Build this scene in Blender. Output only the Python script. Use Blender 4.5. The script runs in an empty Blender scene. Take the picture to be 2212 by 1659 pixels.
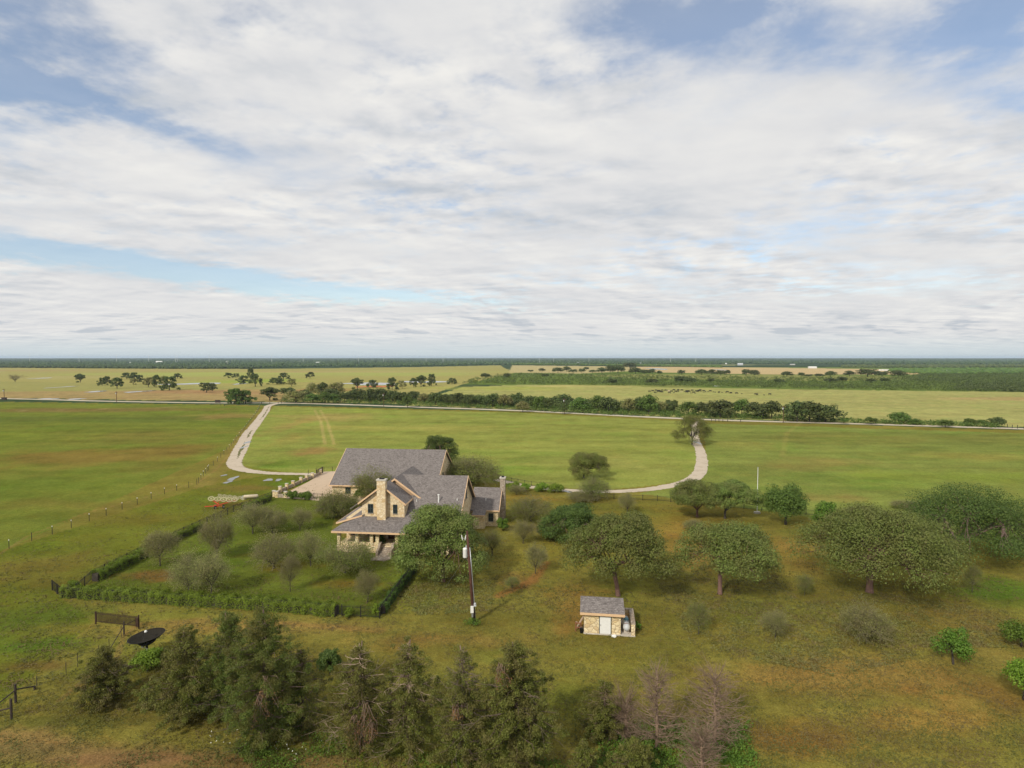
import bpy, math, random
import numpy as np
from mathutils import Vector, Matrix
R = math.radians
scene = bpy.context.scene
COL = scene.collection

# ---------------------------------------------------------------- camera, sky, sun, exposure
# The photograph is measured on a 2212 x 1659 grid: focal length 1289, horizon at row 771.5.
FL, HC = 1289.0, 32.0
PITCH = math.atan(58.0 / FL)
cam = bpy.data.cameras.new("camera")
cam_o = bpy.data.objects.new("camera", cam)
COL.objects.link(cam_o)
cam.sensor_fit = 'HORIZONTAL'
cam.sensor_width = 36.0
cam.lens = 36.0 * FL / 2212.0
cam.clip_start = 0.5
cam.clip_end = 90000.0
cam_o.location = (0, 0, HC)
cam_o.rotation_euler = (math.pi / 2 - PITCH, 0, 0)
scene.camera = cam_o

SUN_EL, SUN_AZ = R(36), R(214)          # azimuth clockwise from +Y: behind and left of the camera
sd = Vector((math.sin(SUN_AZ) * math.cos(SUN_EL), math.cos(SUN_AZ) * math.cos(SUN_EL), math.sin(SUN_EL)))
sun = bpy.data.lights.new("sun", 'SUN')
sun.energy = 3.3
sun.angle = R(4.0)
sun.color = (1.0, 0.93, 0.80)
sun_o = bpy.data.objects.new("sun", sun)
COL.objects.link(sun_o)
sun_o.rotation_euler = sd.to_track_quat('Z', 'Y').to_euler()

scene.view_settings.view_transform = 'Standard'
scene.view_settings.look = 'None'
scene.view_settings.exposure = 0.0
scene.view_settings.gamma = 1.0

def build_world():
    w = bpy.data.worlds.new("World")
    scene.world = w
    w.use_nodes = True
    nt = w.node_tree
    for n in list(nt.nodes): nt.nodes.remove(n)
    N, L = nt.nodes.new, nt.links.new
    out = N('ShaderNodeOutputWorld')
    bg_sky, bg_cl, mixs = N('ShaderNodeBackground'), N('ShaderNodeBackground'), N('ShaderNodeMixShader')
    sky = N('ShaderNodeTexSky')
    sky.sky_type = 'NISHITA'; sky.sun_disc = False
    sky.sun_elevation = SUN_EL; sky.sun_rotation = SUN_AZ
    sky.altitude = 300; sky.air_density = 1.0; sky.dust_density = 1.2; sky.ozone_density = 1.0
    L(sky.outputs[0], bg_sky.inputs[0]); bg_sky.inputs[1].default_value = 0.15
    tc = N('ShaderNodeTexCoord')
    sep = N('ShaderNodeSeparateXYZ'); L(tc.outputs['Generated'], sep.inputs[0])
    def m(op, a, b=None, c=None, clamp=False):
        n = N('ShaderNodeMath'); n.operation = op; n.use_clamp = clamp
        for i, v in enumerate((a, b, c)):
            if v is None: continue
            if isinstance(v, (int, float)): n.inputs[i].default_value = v
            else: L(v, n.inputs[i])
        return n.outputs[0]
    X, Y, Z = sep.outputs
    zz = m('MAXIMUM', Z, 0.0)
    den = m('ADD', zz, 0.10)
    px, py = m('DIVIDE', X, den), m('DIVIDE', Y, den)      # where the ray meets the cloud deck
    comb = N('ShaderNodeCombineXYZ'); L(px, comb.inputs[0]); L(py, comb.inputs[1])
    P = comb.outputs[0]
    def noise(scale, detail, rough, dist=0.0, off=(0, 0, 0), stretch=(1, 1, 1), rot=0.0, src=P):
        mp = N('ShaderNodeMapping'); L(src, mp.inputs[0])
        mp.inputs['Location'].default_value = off; mp.inputs['Scale'].default_value = stretch
        mp.inputs['Rotation'].default_value = (0, 0, rot)
        n = N('ShaderNodeTexNoise'); n.inputs['Scale'].default_value = scale
        n.inputs['Detail'].default_value = detail; n.inputs['Roughness'].default_value = rough
        n.inputs['Distortion'].default_value = dist
        L(mp.outputs[0], n.inputs['Vector'])
        return n.outputs[0]
    def ramp(v, lo, hi):
        n = N('ShaderNodeMapRange'); n.interpolation_type = 'SMOOTHSTEP'
        L(v, n.inputs[0]); n.inputs[1].default_value = lo; n.inputs[2].default_value = hi
        return n.outputs[0]
    # openings in the cloud: ellipses in azimuth (x/y) and elevation (z)
    az = m('DIVIDE', X, m('MAXIMUM', Y, 0.05))
    el = m('DIVIDE', Z, m('MAXIMUM', Y, 0.05))
    wob = m('MULTIPLY', m('SUBTRACT', noise(3.2, 6, 0.62, 0.2, (3, 1, 0)), 0.5), 2.1)
    def hole(cx, cy, rx, ry, amp, tilt=0.0):
        # centre and radii on the measuring grid
        c, s = math.cos(tilt), math.sin(tilt)
        ax, ay = (cx - 1106) / FL, (771.5 - cy) / FL
        dx, dy = m('SUBTRACT', az, ax), m('SUBTRACT', el, ay)
        u = m('ADD', m('MULTIPLY', dx, c * FL / rx), m('MULTIPLY', dy, s * FL / rx))
        v = m('ADD', m('MULTIPLY', dx, -s * FL / ry), m('MULTIPLY', dy, c * FL / ry))
        r2 = m('ADD', m('MULTIPLY', u, u), m('MULTIPLY', v, v))
        return m('MULTIPLY', m('POWER', 2.718, m('MULTIPLY', r2, -1.0)), amp)
    holes = None
    for h in [(60, 90, 190, 150, .55, -.5), (60, 205, 260, 40, .30, -.2), (300, 150, 130, 70, .18, -.4),
              (330, 265, 170, 22, .30, -.35), (20, 330, 60, 22, .18, -.5), (470, 330, 150, 25, .2, -.3),
              (1560, 60, 330, 75, .62, -.05), (1700, 150, 330, 45, .25, .05), (2110, 80, 190, 90, .55, .5),
              (1330, 60, 120, 60, .2, 0), (2170, 230, 120, 40, .25, 0),
              (120, 545, 330, 28, .62, -.12), (460, 600, 320, 24, .62, -.14), (860, 635, 260, 16, .50, -.05),
              (420, 510, 130, 10, .2, -.1), (2030, 610, 150, 26, .25, 0), (1800, 500, 300, 30, .14, .1),
              (1250, 590, 260, 26, .16, 0)]:
        g = hole(*h); holes = g if holes is None else m('ADD', holes, g)
    big = noise(0.8, 4, 0.50, 0.1, (1.3, 4.2, 0), (1, 1.1, 1), 0.3)
    mid = noise(2.3, 5, 0.55, 0.25, (4.4, 1.7, 0), (1, 1.15, 1), 0.8)
    fine = noise(6.5, 6, 0.60, 0.1, (7.7, 2.1, 0), (1, 1.0, 1), 0.45)
    busy = ramp(noise(0.9, 2, .5, 0, (21, 8, 0)), 0.36, 0.66)          # some parts puffy, others smooth veil
    wisp = noise(1.5, 5, 0.55, 0.6, (0.5, 9.0, 0), (0.7, 1.3, 1), -0.35)
    cov = m('ADD', m('MULTIPLY', big, 0.50), m('ADD', m('MULTIPLY', m('MULTIPLY', m('SUBTRACT', fine, .5), m('ADD', busy, .25)), 0.95), m('MULTIPLY', wisp, 0.35)))
    cov = m('ADD', m('ADD', cov, m('MULTIPLY', mid, 0.38)), 0.14)
    cov = m('SUBTRACT', cov, m('MULTIPLY', holes, m('ADD', 0.74, wob)))
    hor = ramp(Z, 0.10, 0.02)
    cov = m('ADD', cov, m('MULTIPLY', hor, 0.25))
    fac = m('MULTIPLY_ADD', ramp(cov, 0.30, 0.78), 0.80, 0.19)
    L(fac, mixs.inputs[0])
    # brightness of the cloud: bright folds, grey bases
    fold = noise(2.6, 7, 0.56, 0.15, (2.2, 5.5, 0), (1, 1.15, 1), 0.25)
    fold2 = noise(2.6, 7, 0.56, 0.15, (2.14, 5.58, 0), (1, 1.15, 1), 0.25)    # a shifted copy: the lit edge of each fold
    edge = m('MULTIPLY', m('SUBTRACT', fold, fold2), m('MULTIPLY_ADD', busy, .8, .2))
    sh = m('ADD', m('MULTIPLY_ADD', m('MULTIPLY', m('SUBTRACT', fold, .5), m('MULTIPLY_ADD', busy, .7, .45)), 1.15, 0.54), m('MULTIPLY', edge, 1.9))
    sh = m('ADD', sh, m('MULTIPLY', m('SUBTRACT', noise(0.7, 3, .5, .1, (9, 3, 0)), .5), 0.8))
    def glow(cx, cy, rx, ry, amp, tilt=0.0):
        return hole(cx, cy, rx, ry, amp, tilt)
    for h in [(430, 385, 420, 60, .34, -.22), (1000, 180, 330, 120, .22, .3), (1500, 300, 420, 60, .26, .05), (1620, 200, 220, 45, .22, 0),
              (1500, 560, 600, 40, .10, .0), (1100, 460, 500, 50, -.20, -.1), (1330, 470, 260, 30, -.12, .1), (420, 260, 260, 30, -.10, -.3), (300, 480, 400, 25, -.08, -.1)]:
        sh = m('ADD', sh, glow(*h))
    # flat little grey clouds low over the horizon
    low = noise(1.0, 4, 0.5, 0.2, (3.3, 0, 0), (11, 75, 1), 0, tcvec(nt, az, el))
    lowm = m('MULTIPLY', ramp(low, 0.55, 0.66), m('MULTIPLY', ramp(el, 0.018, 0.030), ramp(el, 0.095, 0.05)))
    sh = m('SUBTRACT', sh, m('MULTIPLY', lowm, 0.55))
    cr = N('ShaderNodeValToRGB')
    cr.color_ramp.elements[0].position = 0.0; cr.color_ramp.elements[0].color = (0.55, 0.585, 0.63, 1)
    cr.color_ramp.elements[1].position = 1.0; cr.color_ramp.elements[1].color = (0.885, 0.87, 0.835, 1)
    e = cr.color_ramp.elements.new(0.5); e.color = (0.745, 0.745, 0.750, 1)
    L(sh, cr.inputs[0])
    # air near the horizon: paler, a little blue-green
    hz = N('ShaderNodeMix'); hz.data_type = 'RGBA'
    L(m('MULTIPLY', ramp(el, 0.05, 0.0), 0.80), hz.inputs[0])
    L(cr.outputs[0], hz.inputs[6]); hz.inputs[7].default_value = (0.60, 0.69, 0.72, 1)
    L(hz.outputs[2], bg_cl.inputs[0]); bg_cl.inputs[1].default_value = 1.0
    L(bg_sky.outputs[0], mixs.inputs[1]); L(bg_cl.outputs[0], mixs.inputs[2])
    L(mixs.outputs[0], out.inputs[0])

def tcvec(nt, az, el):
    c = nt.nodes.new('ShaderNodeCombineXYZ'); nt.links.new(az, c.inputs[0]); nt.links.new(el, c.inputs[1])
    return c.outputs[0]
build_world()

# ---------------------------------------------------------------- measuring helpers
_c, _s = math.cos(PITCH), math.sin(PITCH)
def ray(x, y):
    a, b = (x - 1106) / FL, (829.5 - y) / FL
    return np.array([a, _c + b * _s, -_s + b * _c])
def at(x, y, h=0.0):
    d = ray(x, y); t = (h - HC) / d[2]
    return np.array([d[0] * t, d[1] * t, h])
def height(bx, by, ty):
    """height of something that stands on row by and reaches up to row ty"""
    g = at(bx, by); d = ray(bx, ty)
    return HC + d[2] * g[1] / d[1]
def wid(bx, by, px):
    return px / FL * at(bx, by)[1]
def lin(c):
    return tuple(((v / 255.0) / 12.92 if v / 255.0 <= 0.04045 else ((v / 255.0 + 0.055) / 1.055) ** 2.4) for v in c)

# ---------------------------------------------------------------- object helpers
def tag(o, label=None, cat=None, group=None, kind=None):
    if label: o['label'] = label
    if cat: o['category'] = cat
    if group: o['group'] = group
    if kind: o['kind'] = kind
    return o
def empty(name, loc, rz=0.0, label=None, cat=None, group=None):
    o = bpy.data.objects.new(name, None); COL.objects.link(o)
    o.empty_display_size = 0.5
    o.location = loc; o.rotation_euler = (0, 0, rz)
    return tag(o, label, cat, group)
def mesh_np(name, V, Fq, mats=(), smooth=False, mat_idx=None):
    """V (n,3); Fq (m,k) faces of k corners each"""
    me = bpy.data.meshes.new(name)
    V = np.ascontiguousarray(V, dtype=np.float32); Fq = np.ascontiguousarray(Fq, dtype=np.int32)
    m, k = Fq.shape
    me.vertices.add(len(V)); me.vertices.foreach_set('co', V.ravel())
    me.loops.add(m * k); me.loops.foreach_set('vertex_index', Fq.ravel())
    me.polygons.add(m); me.polygons.foreach_set('loop_start', np.arange(m, dtype=np.int32) * k)
    for mt in mats: me.materials.append(mt)
    if mat_idx is not None: me.polygons.foreach_set('material_index', mat_idx.astype(np.int32))
    me.update(calc_edges=True)
    if smooth: me.polygons.foreach_set('use_smooth', np.ones(m, dtype=bool))
    return me
def link(name, me, parent=None, loc=None):
    o = bpy.data.objects.new(name, me); COL.objects.link(o)
    if parent is not None: o.parent = parent
    if loc is not None: o.location = loc
    return o

class MB:
    """collects solids into one mesh"""
    def __init__(s): s.v = []; s.f = []
    def add(s, vs, fs):
        n = len(s.v); s.v.extend([tuple(map(float, v)) for v in vs]); s.f.extend([tuple(i + n for i in f) for f in fs]); return s
    def box(s, x0, x1, y0, y1, z0, z1):
        v = [(x0, y0, z0), (x1, y0, z0), (x1, y1, z0), (x0, y1, z0), (x0, y0, z1), (x1, y0, z1), (x1, y1, z1), (x0, y1, z1)]
        return s.add(v, [(0, 3, 2, 1), (4, 5, 6, 7), (0, 1, 5, 4), (1, 2, 6, 5), (2, 3, 7, 6), (3, 0, 4, 7)])
    def tube(s, pts, rad, n=6, cap=True):
        pts = [Vector(p) for p in pts]; rad = rad if hasattr(rad, '__len__') else [rad] * len(pts)
        base = len(s.v); up = None
        for i, p in enumerate(pts):
            t = (pts[min(i + 1, len(pts) - 1)] - pts[max(i - 1, 0)])
            t = t.normalized() if t.length > 1e-9 else Vector((0, 0, 1))
            if up is None: up = Vector((1, 0, 0)) if abs(t.x) < 0.8 else Vector((0, 1, 0))
            a = t.cross(up).normalized(); b = a.cross(t); up = b
            for k in range(n):
                q = 2 * math.pi * k / n
                v = p + (a * math.cos(q) + b * math.sin(q)) * rad[i]; s.v.append((v.x, v.y, v.z))
        for i in range(len(pts) - 1):
            for k in range(n):
                k2 = (k + 1) % n
                s.f.append((base + i * n + k, base + i * n + k2, base + (i + 1) * n + k2, base + (i + 1) * n + k))
        if cap:
            s.f.append(tuple(base + k for k in range(n))[::-1]); e = base + (len(pts) - 1) * n
            s.f.append(tuple(e + k for k in range(n)))
        return s
    def lathe(s, prof, n=20, c=(0, 0, 0)):
        base = len(s.v)
        for r, z in prof:
            for k in range(n):
                q = 2 * math.pi * k / n; s.v.append((c[0] + r * math.cos(q), c[1] + r * math.sin(q), c[2] + z))
        for i in range(len(prof) - 1):
            for k in range(n):
                k2 = (k + 1) % n
                s.f.append((base + i * n + k, base + i * n + k2, base + (i + 1) * n + k2, base + (i + 1) * n + k))
        return s
    def slab(s, poly, thick):
        """a polygon (roof plane, any tilt) given thickness straight down"""
        n = len(poly); top = [tuple(p) for p in poly]; bot = [(p[0], p[1], p[2] - thick) for p in poly]
        return s.add(top + bot, [tuple(range(n)), tuple(range(2 * n - 1, n - 1, -1))] + [((i + 1) % n, i, i + n, (i + 1) % n + n) for i in range(n)])
    def prism(s, poly, axis, a, b):
        """polygon in the plane across axis ('x': (y,z) or 'y': (x,z) or 'z': (x,y)), from a to b"""
        def pt(p, t):
            return (t, p[0], p[1]) if axis == 'x' else ((p[0], t, p[1]) if axis == 'y' else (p[0], p[1], t))
        n = len(poly)
        return s.add([pt(p, a) for p in poly] + [pt(p, b) for p in poly],
                     [tuple(range(n)), tuple(range(2 * n - 1, n - 1, -1))] + [((i + 1) % n, i, i + n, (i + 1) % n + n) for i in range(n)])
    def build(s, name, m, parent=None, loc=None, smooth=False, mats=None):
        me = bpy.data.meshes.new(name); me.from_pydata(s.v, [], s.f); me.materials.append(m)
        me.validate(); me.update()
        import bmesh
        bm = bmesh.new(); bm.from_mesh(me); bmesh.ops.recalc_face_normals(bm, faces=bm.faces); bm.to_mesh(me); bm.free()
        if smooth: me.polygons.foreach_set('use_smooth', np.ones(len(me.polygons), dtype=bool))
        return link(name, me, parent, loc)

# ---------------------------------------------------------------- numpy noise in world space
def _hash(ix, iy, seed):
    h = (ix.astype(np.int64) * 374761393 + iy.astype(np.int64) * 668265263 + seed * 974634777) & 0xffffffff
    h = ((h ^ (h >> 13)) * 1274126177) & 0xffffffff
    return ((h ^ (h >> 16)) & 0xffff) / 65535.0
def vnoise(x, y, seed=0):
    ix, iy = np.floor(x), np.floor(y); fx, fy = x - ix, y - iy
    fx, fy = fx * fx * (3 - 2 * fx), fy * fy * (3 - 2 * fy)
    a, b = _hash(ix, iy, seed), _hash(ix + 1, iy, seed)
    c, d = _hash(ix, iy + 1, seed), _hash(ix + 1, iy + 1, seed)
    return (a * (1 - fx) + b * fx) * (1 - fy) + (c * (1 - fx) + d * fx) * fy
def fbm(x, y, seed=0, oct=5, gain=0.55):
    s, a, t = 0, 1.0, 0
    for o in range(oct):
        s = s + a * vnoise(x * 2 ** o + 17.3 * o, y * 2 ** o - 9.1 * o, seed + o); t += a; a *= gain
    return s / t

# ---------------------------------------------------------------- materials
def new_mat(name):
    m = bpy.data.materials.new(name); m.use_nodes = True
    nt = m.node_tree; b = nt.nodes['Principled BSDF']
    return m, nt, b
def mix_rgb(nt, fac, a, b, blend='MIX'):
    n = nt.nodes.new('ShaderNodeMix'); n.data_type = 'RGBA'; n.blend_type = blend
    for i, v in ((0, fac), (6, a), (7, b)):
        if isinstance(v, (int, float)): n.inputs[i].default_value = v
        elif isinstance(v, tuple): n.inputs[i].default_value = (*v[:3], 1)
        else: nt.links.new(v, n.inputs[i])
    return n.outputs[2]
def nz(nt, scale, detail=4, rough=0.6, coord='Object', stretch=None, dist=0.0):
    tc = nt.nodes.new('ShaderNodeTexCoord'); src = tc.outputs[coord]
    if stretch:
        mp = nt.nodes.new('ShaderNodeMapping'); nt.links.new(src, mp.inputs[0]); mp.inputs['Scale'].default_value = stretch; src = mp.outputs[0]
    n = nt.nodes.new('ShaderNodeTexNoise'); n.inputs['Scale'].default_value = scale; n.inputs['Detail'].default_value = detail
    n.inputs['Roughness'].default_value = rough; n.inputs['Distortion'].default_value = dist
    nt.links.new(src, n.inputs['Vector']); return n.outputs[0]
def rng_(nt, v, a, b, c=0.0, d=1.0):
    n = nt.nodes.new('ShaderNodeMapRange'); nt.links.new(v, n.inputs[0])
    for i, q in ((1, a), (2, b), (3, c), (4, d)): n.inputs[i].default_value = q
    return n.outputs[0]
def simple(name, col, rough=0.7, var=0.25, scale=3.0, metal=0.0, spec=0.3, bump=0.0):
    m, nt, b = new_mat(name)
    n = nz(nt, scale, 5, 0.65)
    a = tuple(c * (1 - var) for c in col); d = tuple(min(1, c * (1 + var)) for c in col)
    nt.links.new(mix_rgb(nt, rng_(nt, n, 0.3, 0.7), a, d), b.inputs['Base Color'])
    b.inputs['Roughness'].default_value = rough; b.inputs['Metallic'].default_value = metal
    b.inputs['Specular IOR Level'].default_value = spec
    if bump:
        bp = nt.nodes.new('ShaderNodeBump'); bp.inputs['Distance'].default_value = bump; nt.links.new(n, bp.inputs['Height']); nt.links.new(bp.outputs[0], b.inputs['Normal'])
    return m
def leaf_mat(name, c1, c2, trans=0.25, patch=0.5, patchcol=None):
    """foliage: every leaf its own tint, broad patches of a second tint"""
    m, nt, b = new_mat(name)
    N, L = nt.nodes.new, nt.links.new
    geo = N('ShaderNodeNewGeometry')
    col = mix_rgb(nt, geo.outputs['Random Per Island'], c1, c2)
    if patchcol:
        p = nz(nt, patch, 3, 0.6, 'Object'); col = mix_rgb(nt, rng_(nt, p, 0.42, 0.62, 0, 0.8), col, patchcol)
    oi = N('ShaderNodeObjectInfo')
    hsv = N('ShaderNodeHueSaturation'); L(col, hsv.inputs['Color'])
    L(rng_(nt, oi.outputs['Random'], 0, 1, 0.485, 0.515), hsv.inputs['Hue']); L(rng_(nt, oi.outputs['Random'], 0, 1, 0.82, 1.18), hsv.inputs['Value'])
    L(hsv.outputs[0], b.inputs['Base Color'])
    b.inputs['Roughness'].default_value = 0.62; b.inputs['Specular IOR Level'].default_value = 0.25
    tr = N('ShaderNodeBsdfTranslucent'); L(hsv.outputs[0], tr.inputs[0])
    mx = N('ShaderNodeMixShader'); mx.inputs[0].default_value = trans
    L(b.outputs[0], mx.inputs[1]); L(tr.outputs[0], mx.inputs[2]); L(mx.outputs[0], nt.nodes['Material Output'].inputs[0])
    return m

M = {}
M['oak_leaf'] = leaf_mat('oak_leaf', (0.085, 0.130, 0.020), (0.220, 0.275, 0.066), 0.25, 0.5, (0.165, 0.175, 0.050))
M['oak_leaf_dark'] = leaf_mat('oak_leaf_dark', (0.048, 0.092, 0.015), (0.125, 0.178, 0.038))
M['bright_leaf'] = leaf_mat('bright_leaf', (0.070, 0.130, 0.012), (0.15, 0.23, 0.03), 0.3)
M['hedge_leaf'] = leaf_mat('hedge_leaf', (0.105, 0.175, 0.014), (0.27, 0.38, 0.035), 0.4, 0.8, (0.15, 0.21, 0.03))
M['mesq_leaf'] = leaf_mat('mesq_leaf', (0.200, 0.225, 0.060), (0.340, 0.345, 0.120), 0.45, 0.4, (0.310, 0.270, 0.130))
M['mesq_green'] = leaf_mat('mesq_green', (0.135, 0.175, 0.036), (0.260, 0.295, 0.072), 0.45, 0.5, (0.22, 0.205, 0.07))
M['far_leaf'] = leaf_mat('far_leaf', (0.050, 0.075, 0.018), (0.120, 0.145, 0.040), 0.2)
M['far_green'] = leaf_mat('far_green', (0.070, 0.120, 0.018), (0.130, 0.190, 0.036), 0.25)
M['conifer_leaf'] = leaf_mat('conifer_leaf', (0.095, 0.120, 0.018), (0.225, 0.250, 0.052), 0.3, 0.6, (0.180, 0.155, 0.052))
M['pine_leaf'] = leaf_mat('pine_leaf', (0.065, 0.110, 0.018), (0.175, 0.215, 0.040), 0.3, .5, (.155, .135, .04))
M['rust_leaf'] = leaf_mat('rust_leaf', (0.22, 0.105, 0.045), (0.36, 0.19, 0.085), 0.15)
M['wood_leaf'] = leaf_mat('wood_leaf', (0.028, 0.052, 0.013), (0.066, 0.100, 0.026), 0.1)
M['brush'] = leaf_mat('brush', (0.075, 0.125, 0.018), (0.170, 0.245, 0.050), 0.25, 0.02, (0.085, 0.12, 0.03))
M['bark'] = simple('bark', (0.16, 0.11, 0.09), 0.9, 0.4, 4.0, bump=0.02)
M['bark_red'] = simple('bark_red', (0.17, 0.10, 0.08), 0.9, 0.35, 4.0, bump=0.02)
M['bark_dark'] = simple('bark_dark', (0.06, 0.05, 0.04), 0.9, 0.3)
M['twig'] = simple('twig', (0.20, 0.175, 0.10), 0.9, 0.3)
M['dead_twig'] = simple('dead_twig', (0.235, 0.165, 0.115), 0.9, 0.3)
M['pale_wood'] = simple('pale_wood', (0.36, 0.27, 0.20), 0.9, 0.3)
M['weathered'] = simple('weathered', (0.17, 0.13, 0.10), 0.9, 0.3)
M['iron'] = simple('iron', (0.022, 0.020, 0.020), 0.55, 0.2)
M['brown_iron'] = simple('brown_iron', (0.05, 0.028, 0.02), 0.6, 0.3)
M['white_paint'] = simple('white_paint', (0.74, 0.74, 0.72), 0.5, 0.06, 2.0)
M['grey_paint'] = simple('grey_paint', (0.50, 0.52, 0.54), 0.45, 0.1, 2.0)
M['galv'] = simple('galv', (0.42, 0.43, 0.44), 0.4, 0.15, metal=0.6)
M['trim'] = simple('trim', (0.66, 0.45, 0.27), 0.6, 0.08, 1.5)
M['soffit'] = simple('soffit', (0.40, 0.27, 0.17), 0.7, 0.1)
M['glass'] = simple('glass', (0.022, 0.028, 0.032), 0.12, 0.3, spec=0.6)
M['window_frame'] = simple('window_frame', (0.05, 0.07, 0.07), 0.5, 0.1)
M['red_paint'] = simple('red_paint', (0.48, 0.055, 0.025), 0.45, 0.25)
M['yellow_paint'] = simple('yellow_paint', (0.46, 0.41, 0.25), 0.55, 0.15)
M['rubber'] = simple('rubber', (0.02, 0.02, 0.02), 0.8, 0.2)
M['dark_cloth'] = simple('dark_cloth', (0.015, 0.015, 0.017), 0.8, 0.2)
M['cow_black'] = simple('cow_black', (0.012, 0.011, 0.011), 0.7, 0.3)
M['cow_tan'] = simple('cow_tan', (0.50, 0.40, 0.28), 0.7, 0.15)
M['creosote'] = simple('creosote', (0.085, 0.038, 0.026), 0.85, 0.35, 1.5)
M['gravel'] = simple('gravel', (0.60, 0.50, 0.40), 0.95, 0.14, 0.9)
M['court'] = simple('court', (0.50, 0.385, 0.275), 0.95, 0.06, 0.6)
M['concrete'] = simple('concrete', (0.50, 0.46, 0.40), 0.9, 0.15, 1.5)
M['rail_wood'] = simple('rail_wood', (0.05, 0.038, 0.032), 0.9, 0.3)
M['rust'] = simple('rust', (0.22, 0.09, 0.05), 0.85, 0.35, 6)
M['orange'] = simple('orange', (0.80, 0.30, 0.06), 0.6, 0.1)
M['blue_paint'] = simple('blue_paint', (0.10, 0.22, 0.27), 0.4, 0.15)
M['flower'] = simple('flower', (0.75, 0.75, 0.62), 0.8, 0.1)

def stone_mat(name, cols, mortar, scale, zs=1.25):
    m, nt, b = new_mat(name); N, L = nt.nodes.new, nt.links.new
    tc = N('ShaderNodeTexCoord'); mp = N('ShaderNodeMapping'); mp.inputs['Scale'].default_value = (1, 1, zs)
    # jitter so courses are not regular
    nn = N('ShaderNodeTexNoise'); nn.inputs['Scale'].default_value = 1.7; L(tc.outputs['Object'], nn.inputs['Vector'])
    ad = N('ShaderNodeVectorMath'); ad.operation = 'MULTIPLY_ADD'; L(nn.outputs['Color'], ad.inputs[0]); ad.inputs[1].default_value = (.35, .35, .35); L(tc.outputs['Object'], ad.inputs[2])
    L(ad.outputs[0], mp.inputs[0])
    v = N('ShaderNodeTexVoronoi'); v.feature = 'F1'; v.inputs['Scale'].default_value = scale; L(mp.outputs[0], v.inputs['Vector'])
    e = N('ShaderNodeTexVoronoi'); e.feature = 'DISTANCE_TO_EDGE'; e.inputs['Scale'].default_value = scale; L(mp.outputs[0], e.inputs['Vector'])
    sp = N('ShaderNodeSeparateColor'); L(v.outputs['Color'], sp.inputs[0])
    cr = N('ShaderNodeValToRGB'); L(sp.outputs[0], cr.inputs[0])
    els = cr.color_ramp.elements
    els[0].color = (*cols[0], 1); els[1].color = (*cols[-1], 1)
    for i, c in enumerate(cols[1:-1]): els.new((i + 1) / (len(cols) - 1)).color = (*c, 1)
    st = mix_rgb(nt, rng_(nt, nz(nt, 7.0, 4), 0.3, 0.7, 0, 0.35), cr.outputs[0], tuple(c * 0.6 for c in cols[0]))
    L(mix_rgb(nt, rng_(nt, e.outputs[0], 0.012, 0.06), mortar, st), b.inputs['Base Color'])
    b.inputs['Roughness'].default_value = 0.9; b.inputs['Specular IOR Level'].default_value = 0.15
    bp = N('ShaderNodeBump'); bp.inputs['Distance'].default_value = 0.03; L(rng_(nt, e.outputs[0], 0, 0.15), bp.inputs['Height']); L(bp.outputs[0], b.inputs['Normal'])
    return m
M['stone'] = stone_mat('limestone', [(.60, .43, .22), (.76, .62, .40), (.84, .73, .53), (.68, .53, .31), (.80, .68, .48)], (.50, .37, .23), 2.1)
M['stone_small'] = stone_mat('limestone_small', [(.66, .48, .24), (.78, .65, .40), (.84, .73, .50), (.62, .47, .27)], (.38, .28, .18), 1.9)
M['stone_grey'] = stone_mat('grey_stone', [(.30, .24, .18), (.42, .35, .28), (.50, .43, .35), (.36, .28, .21)], (.20, .16, .12), 2.4)

def shingle_mat(name, dirx=True):
    m, nt, b = new_mat(name); N, L = nt.nodes.new, nt.links.new
    tc = N('ShaderNodeTexCoord')
    # courses follow height: rows every 14 cm of slope height, tabs along the eave
    sep = N('ShaderNodeSeparateXYZ'); L(tc.outputs['Object'], sep.inputs[0])
    cmb = N('ShaderNodeCombineXYZ')
    mm = N('ShaderNodeMath'); mm.operation = 'ADD'; L(sep.outputs[0], mm.inputs[0]); L(sep.outputs[1], mm.inputs[1])
    sel = sep.outputs[0] if dirx else sep.outputs[1]
    L(sel, cmb.inputs[0]); L(sep.outputs[2], cmb.inputs[1])
    br = N('ShaderNodeTexBrick'); L(cmb.outputs[0], br.inputs['Vector'])
    br.inputs['Scale'].default_value = 1.0; br.inputs['Brick Width'].default_value = 0.34; br.inputs['Row Height'].default_value = 0.115
    br.inputs['Mortar Size'].default_value = 0.012; br.inputs['Bias'].default_value = 0.0
    br.inputs['Color1'].default_value = (.122, .107, .101, 1); br.inputs['Color2'].default_value = (.255, .230, .218, 1); br.inputs['Mortar'].default_value = (.07, .058, .055, 1)
    n = nz(nt, 1.5, 7, 0.75, 'Object', (1, 1, 2.5))
    c = mix_rgb(nt, rng_(nt, n, 0.38, 0.62, 0, 0.6), br.outputs[0], (.275, .247, .233))
    n2 = nz(nt, 5.0, 3, 0.7, 'Object', (1, 1, 3)) 
    c = mix_rgb(nt, rng_(nt, n2, 0.45, 0.65, 0, 0.7), c, (.088, .077, .075))
    L(c, b.inputs['Base Color']); b.inputs['Roughness'].default_value = 0.95; b.inputs['Specular IOR Level'].default_value = 0.15
    return m
M['shingle'] = shingle_mat('shingle', True)
M['shingle_side'] = shingle_mat('shingle_side', False)

# ---------------------------------------------------------------- ground
def to_world(poly): return np.array([at(x, y)[:2] for x, y in poly])
def inside(poly, x, y):
    r = np.zeros(x.shape, bool); n = len(poly); j = n - 1
    for i in range(n):
        xi, yi, xj, yj = *poly[i], *poly[j]
        c = (yi > y) != (yj > y)
        with np.errstate(divide='ignore', invalid='ignore'):
            r ^= c & (x < (xj - xi) * (y - yi) / (yj - yi) + xi)
        j = i
    return r

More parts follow.
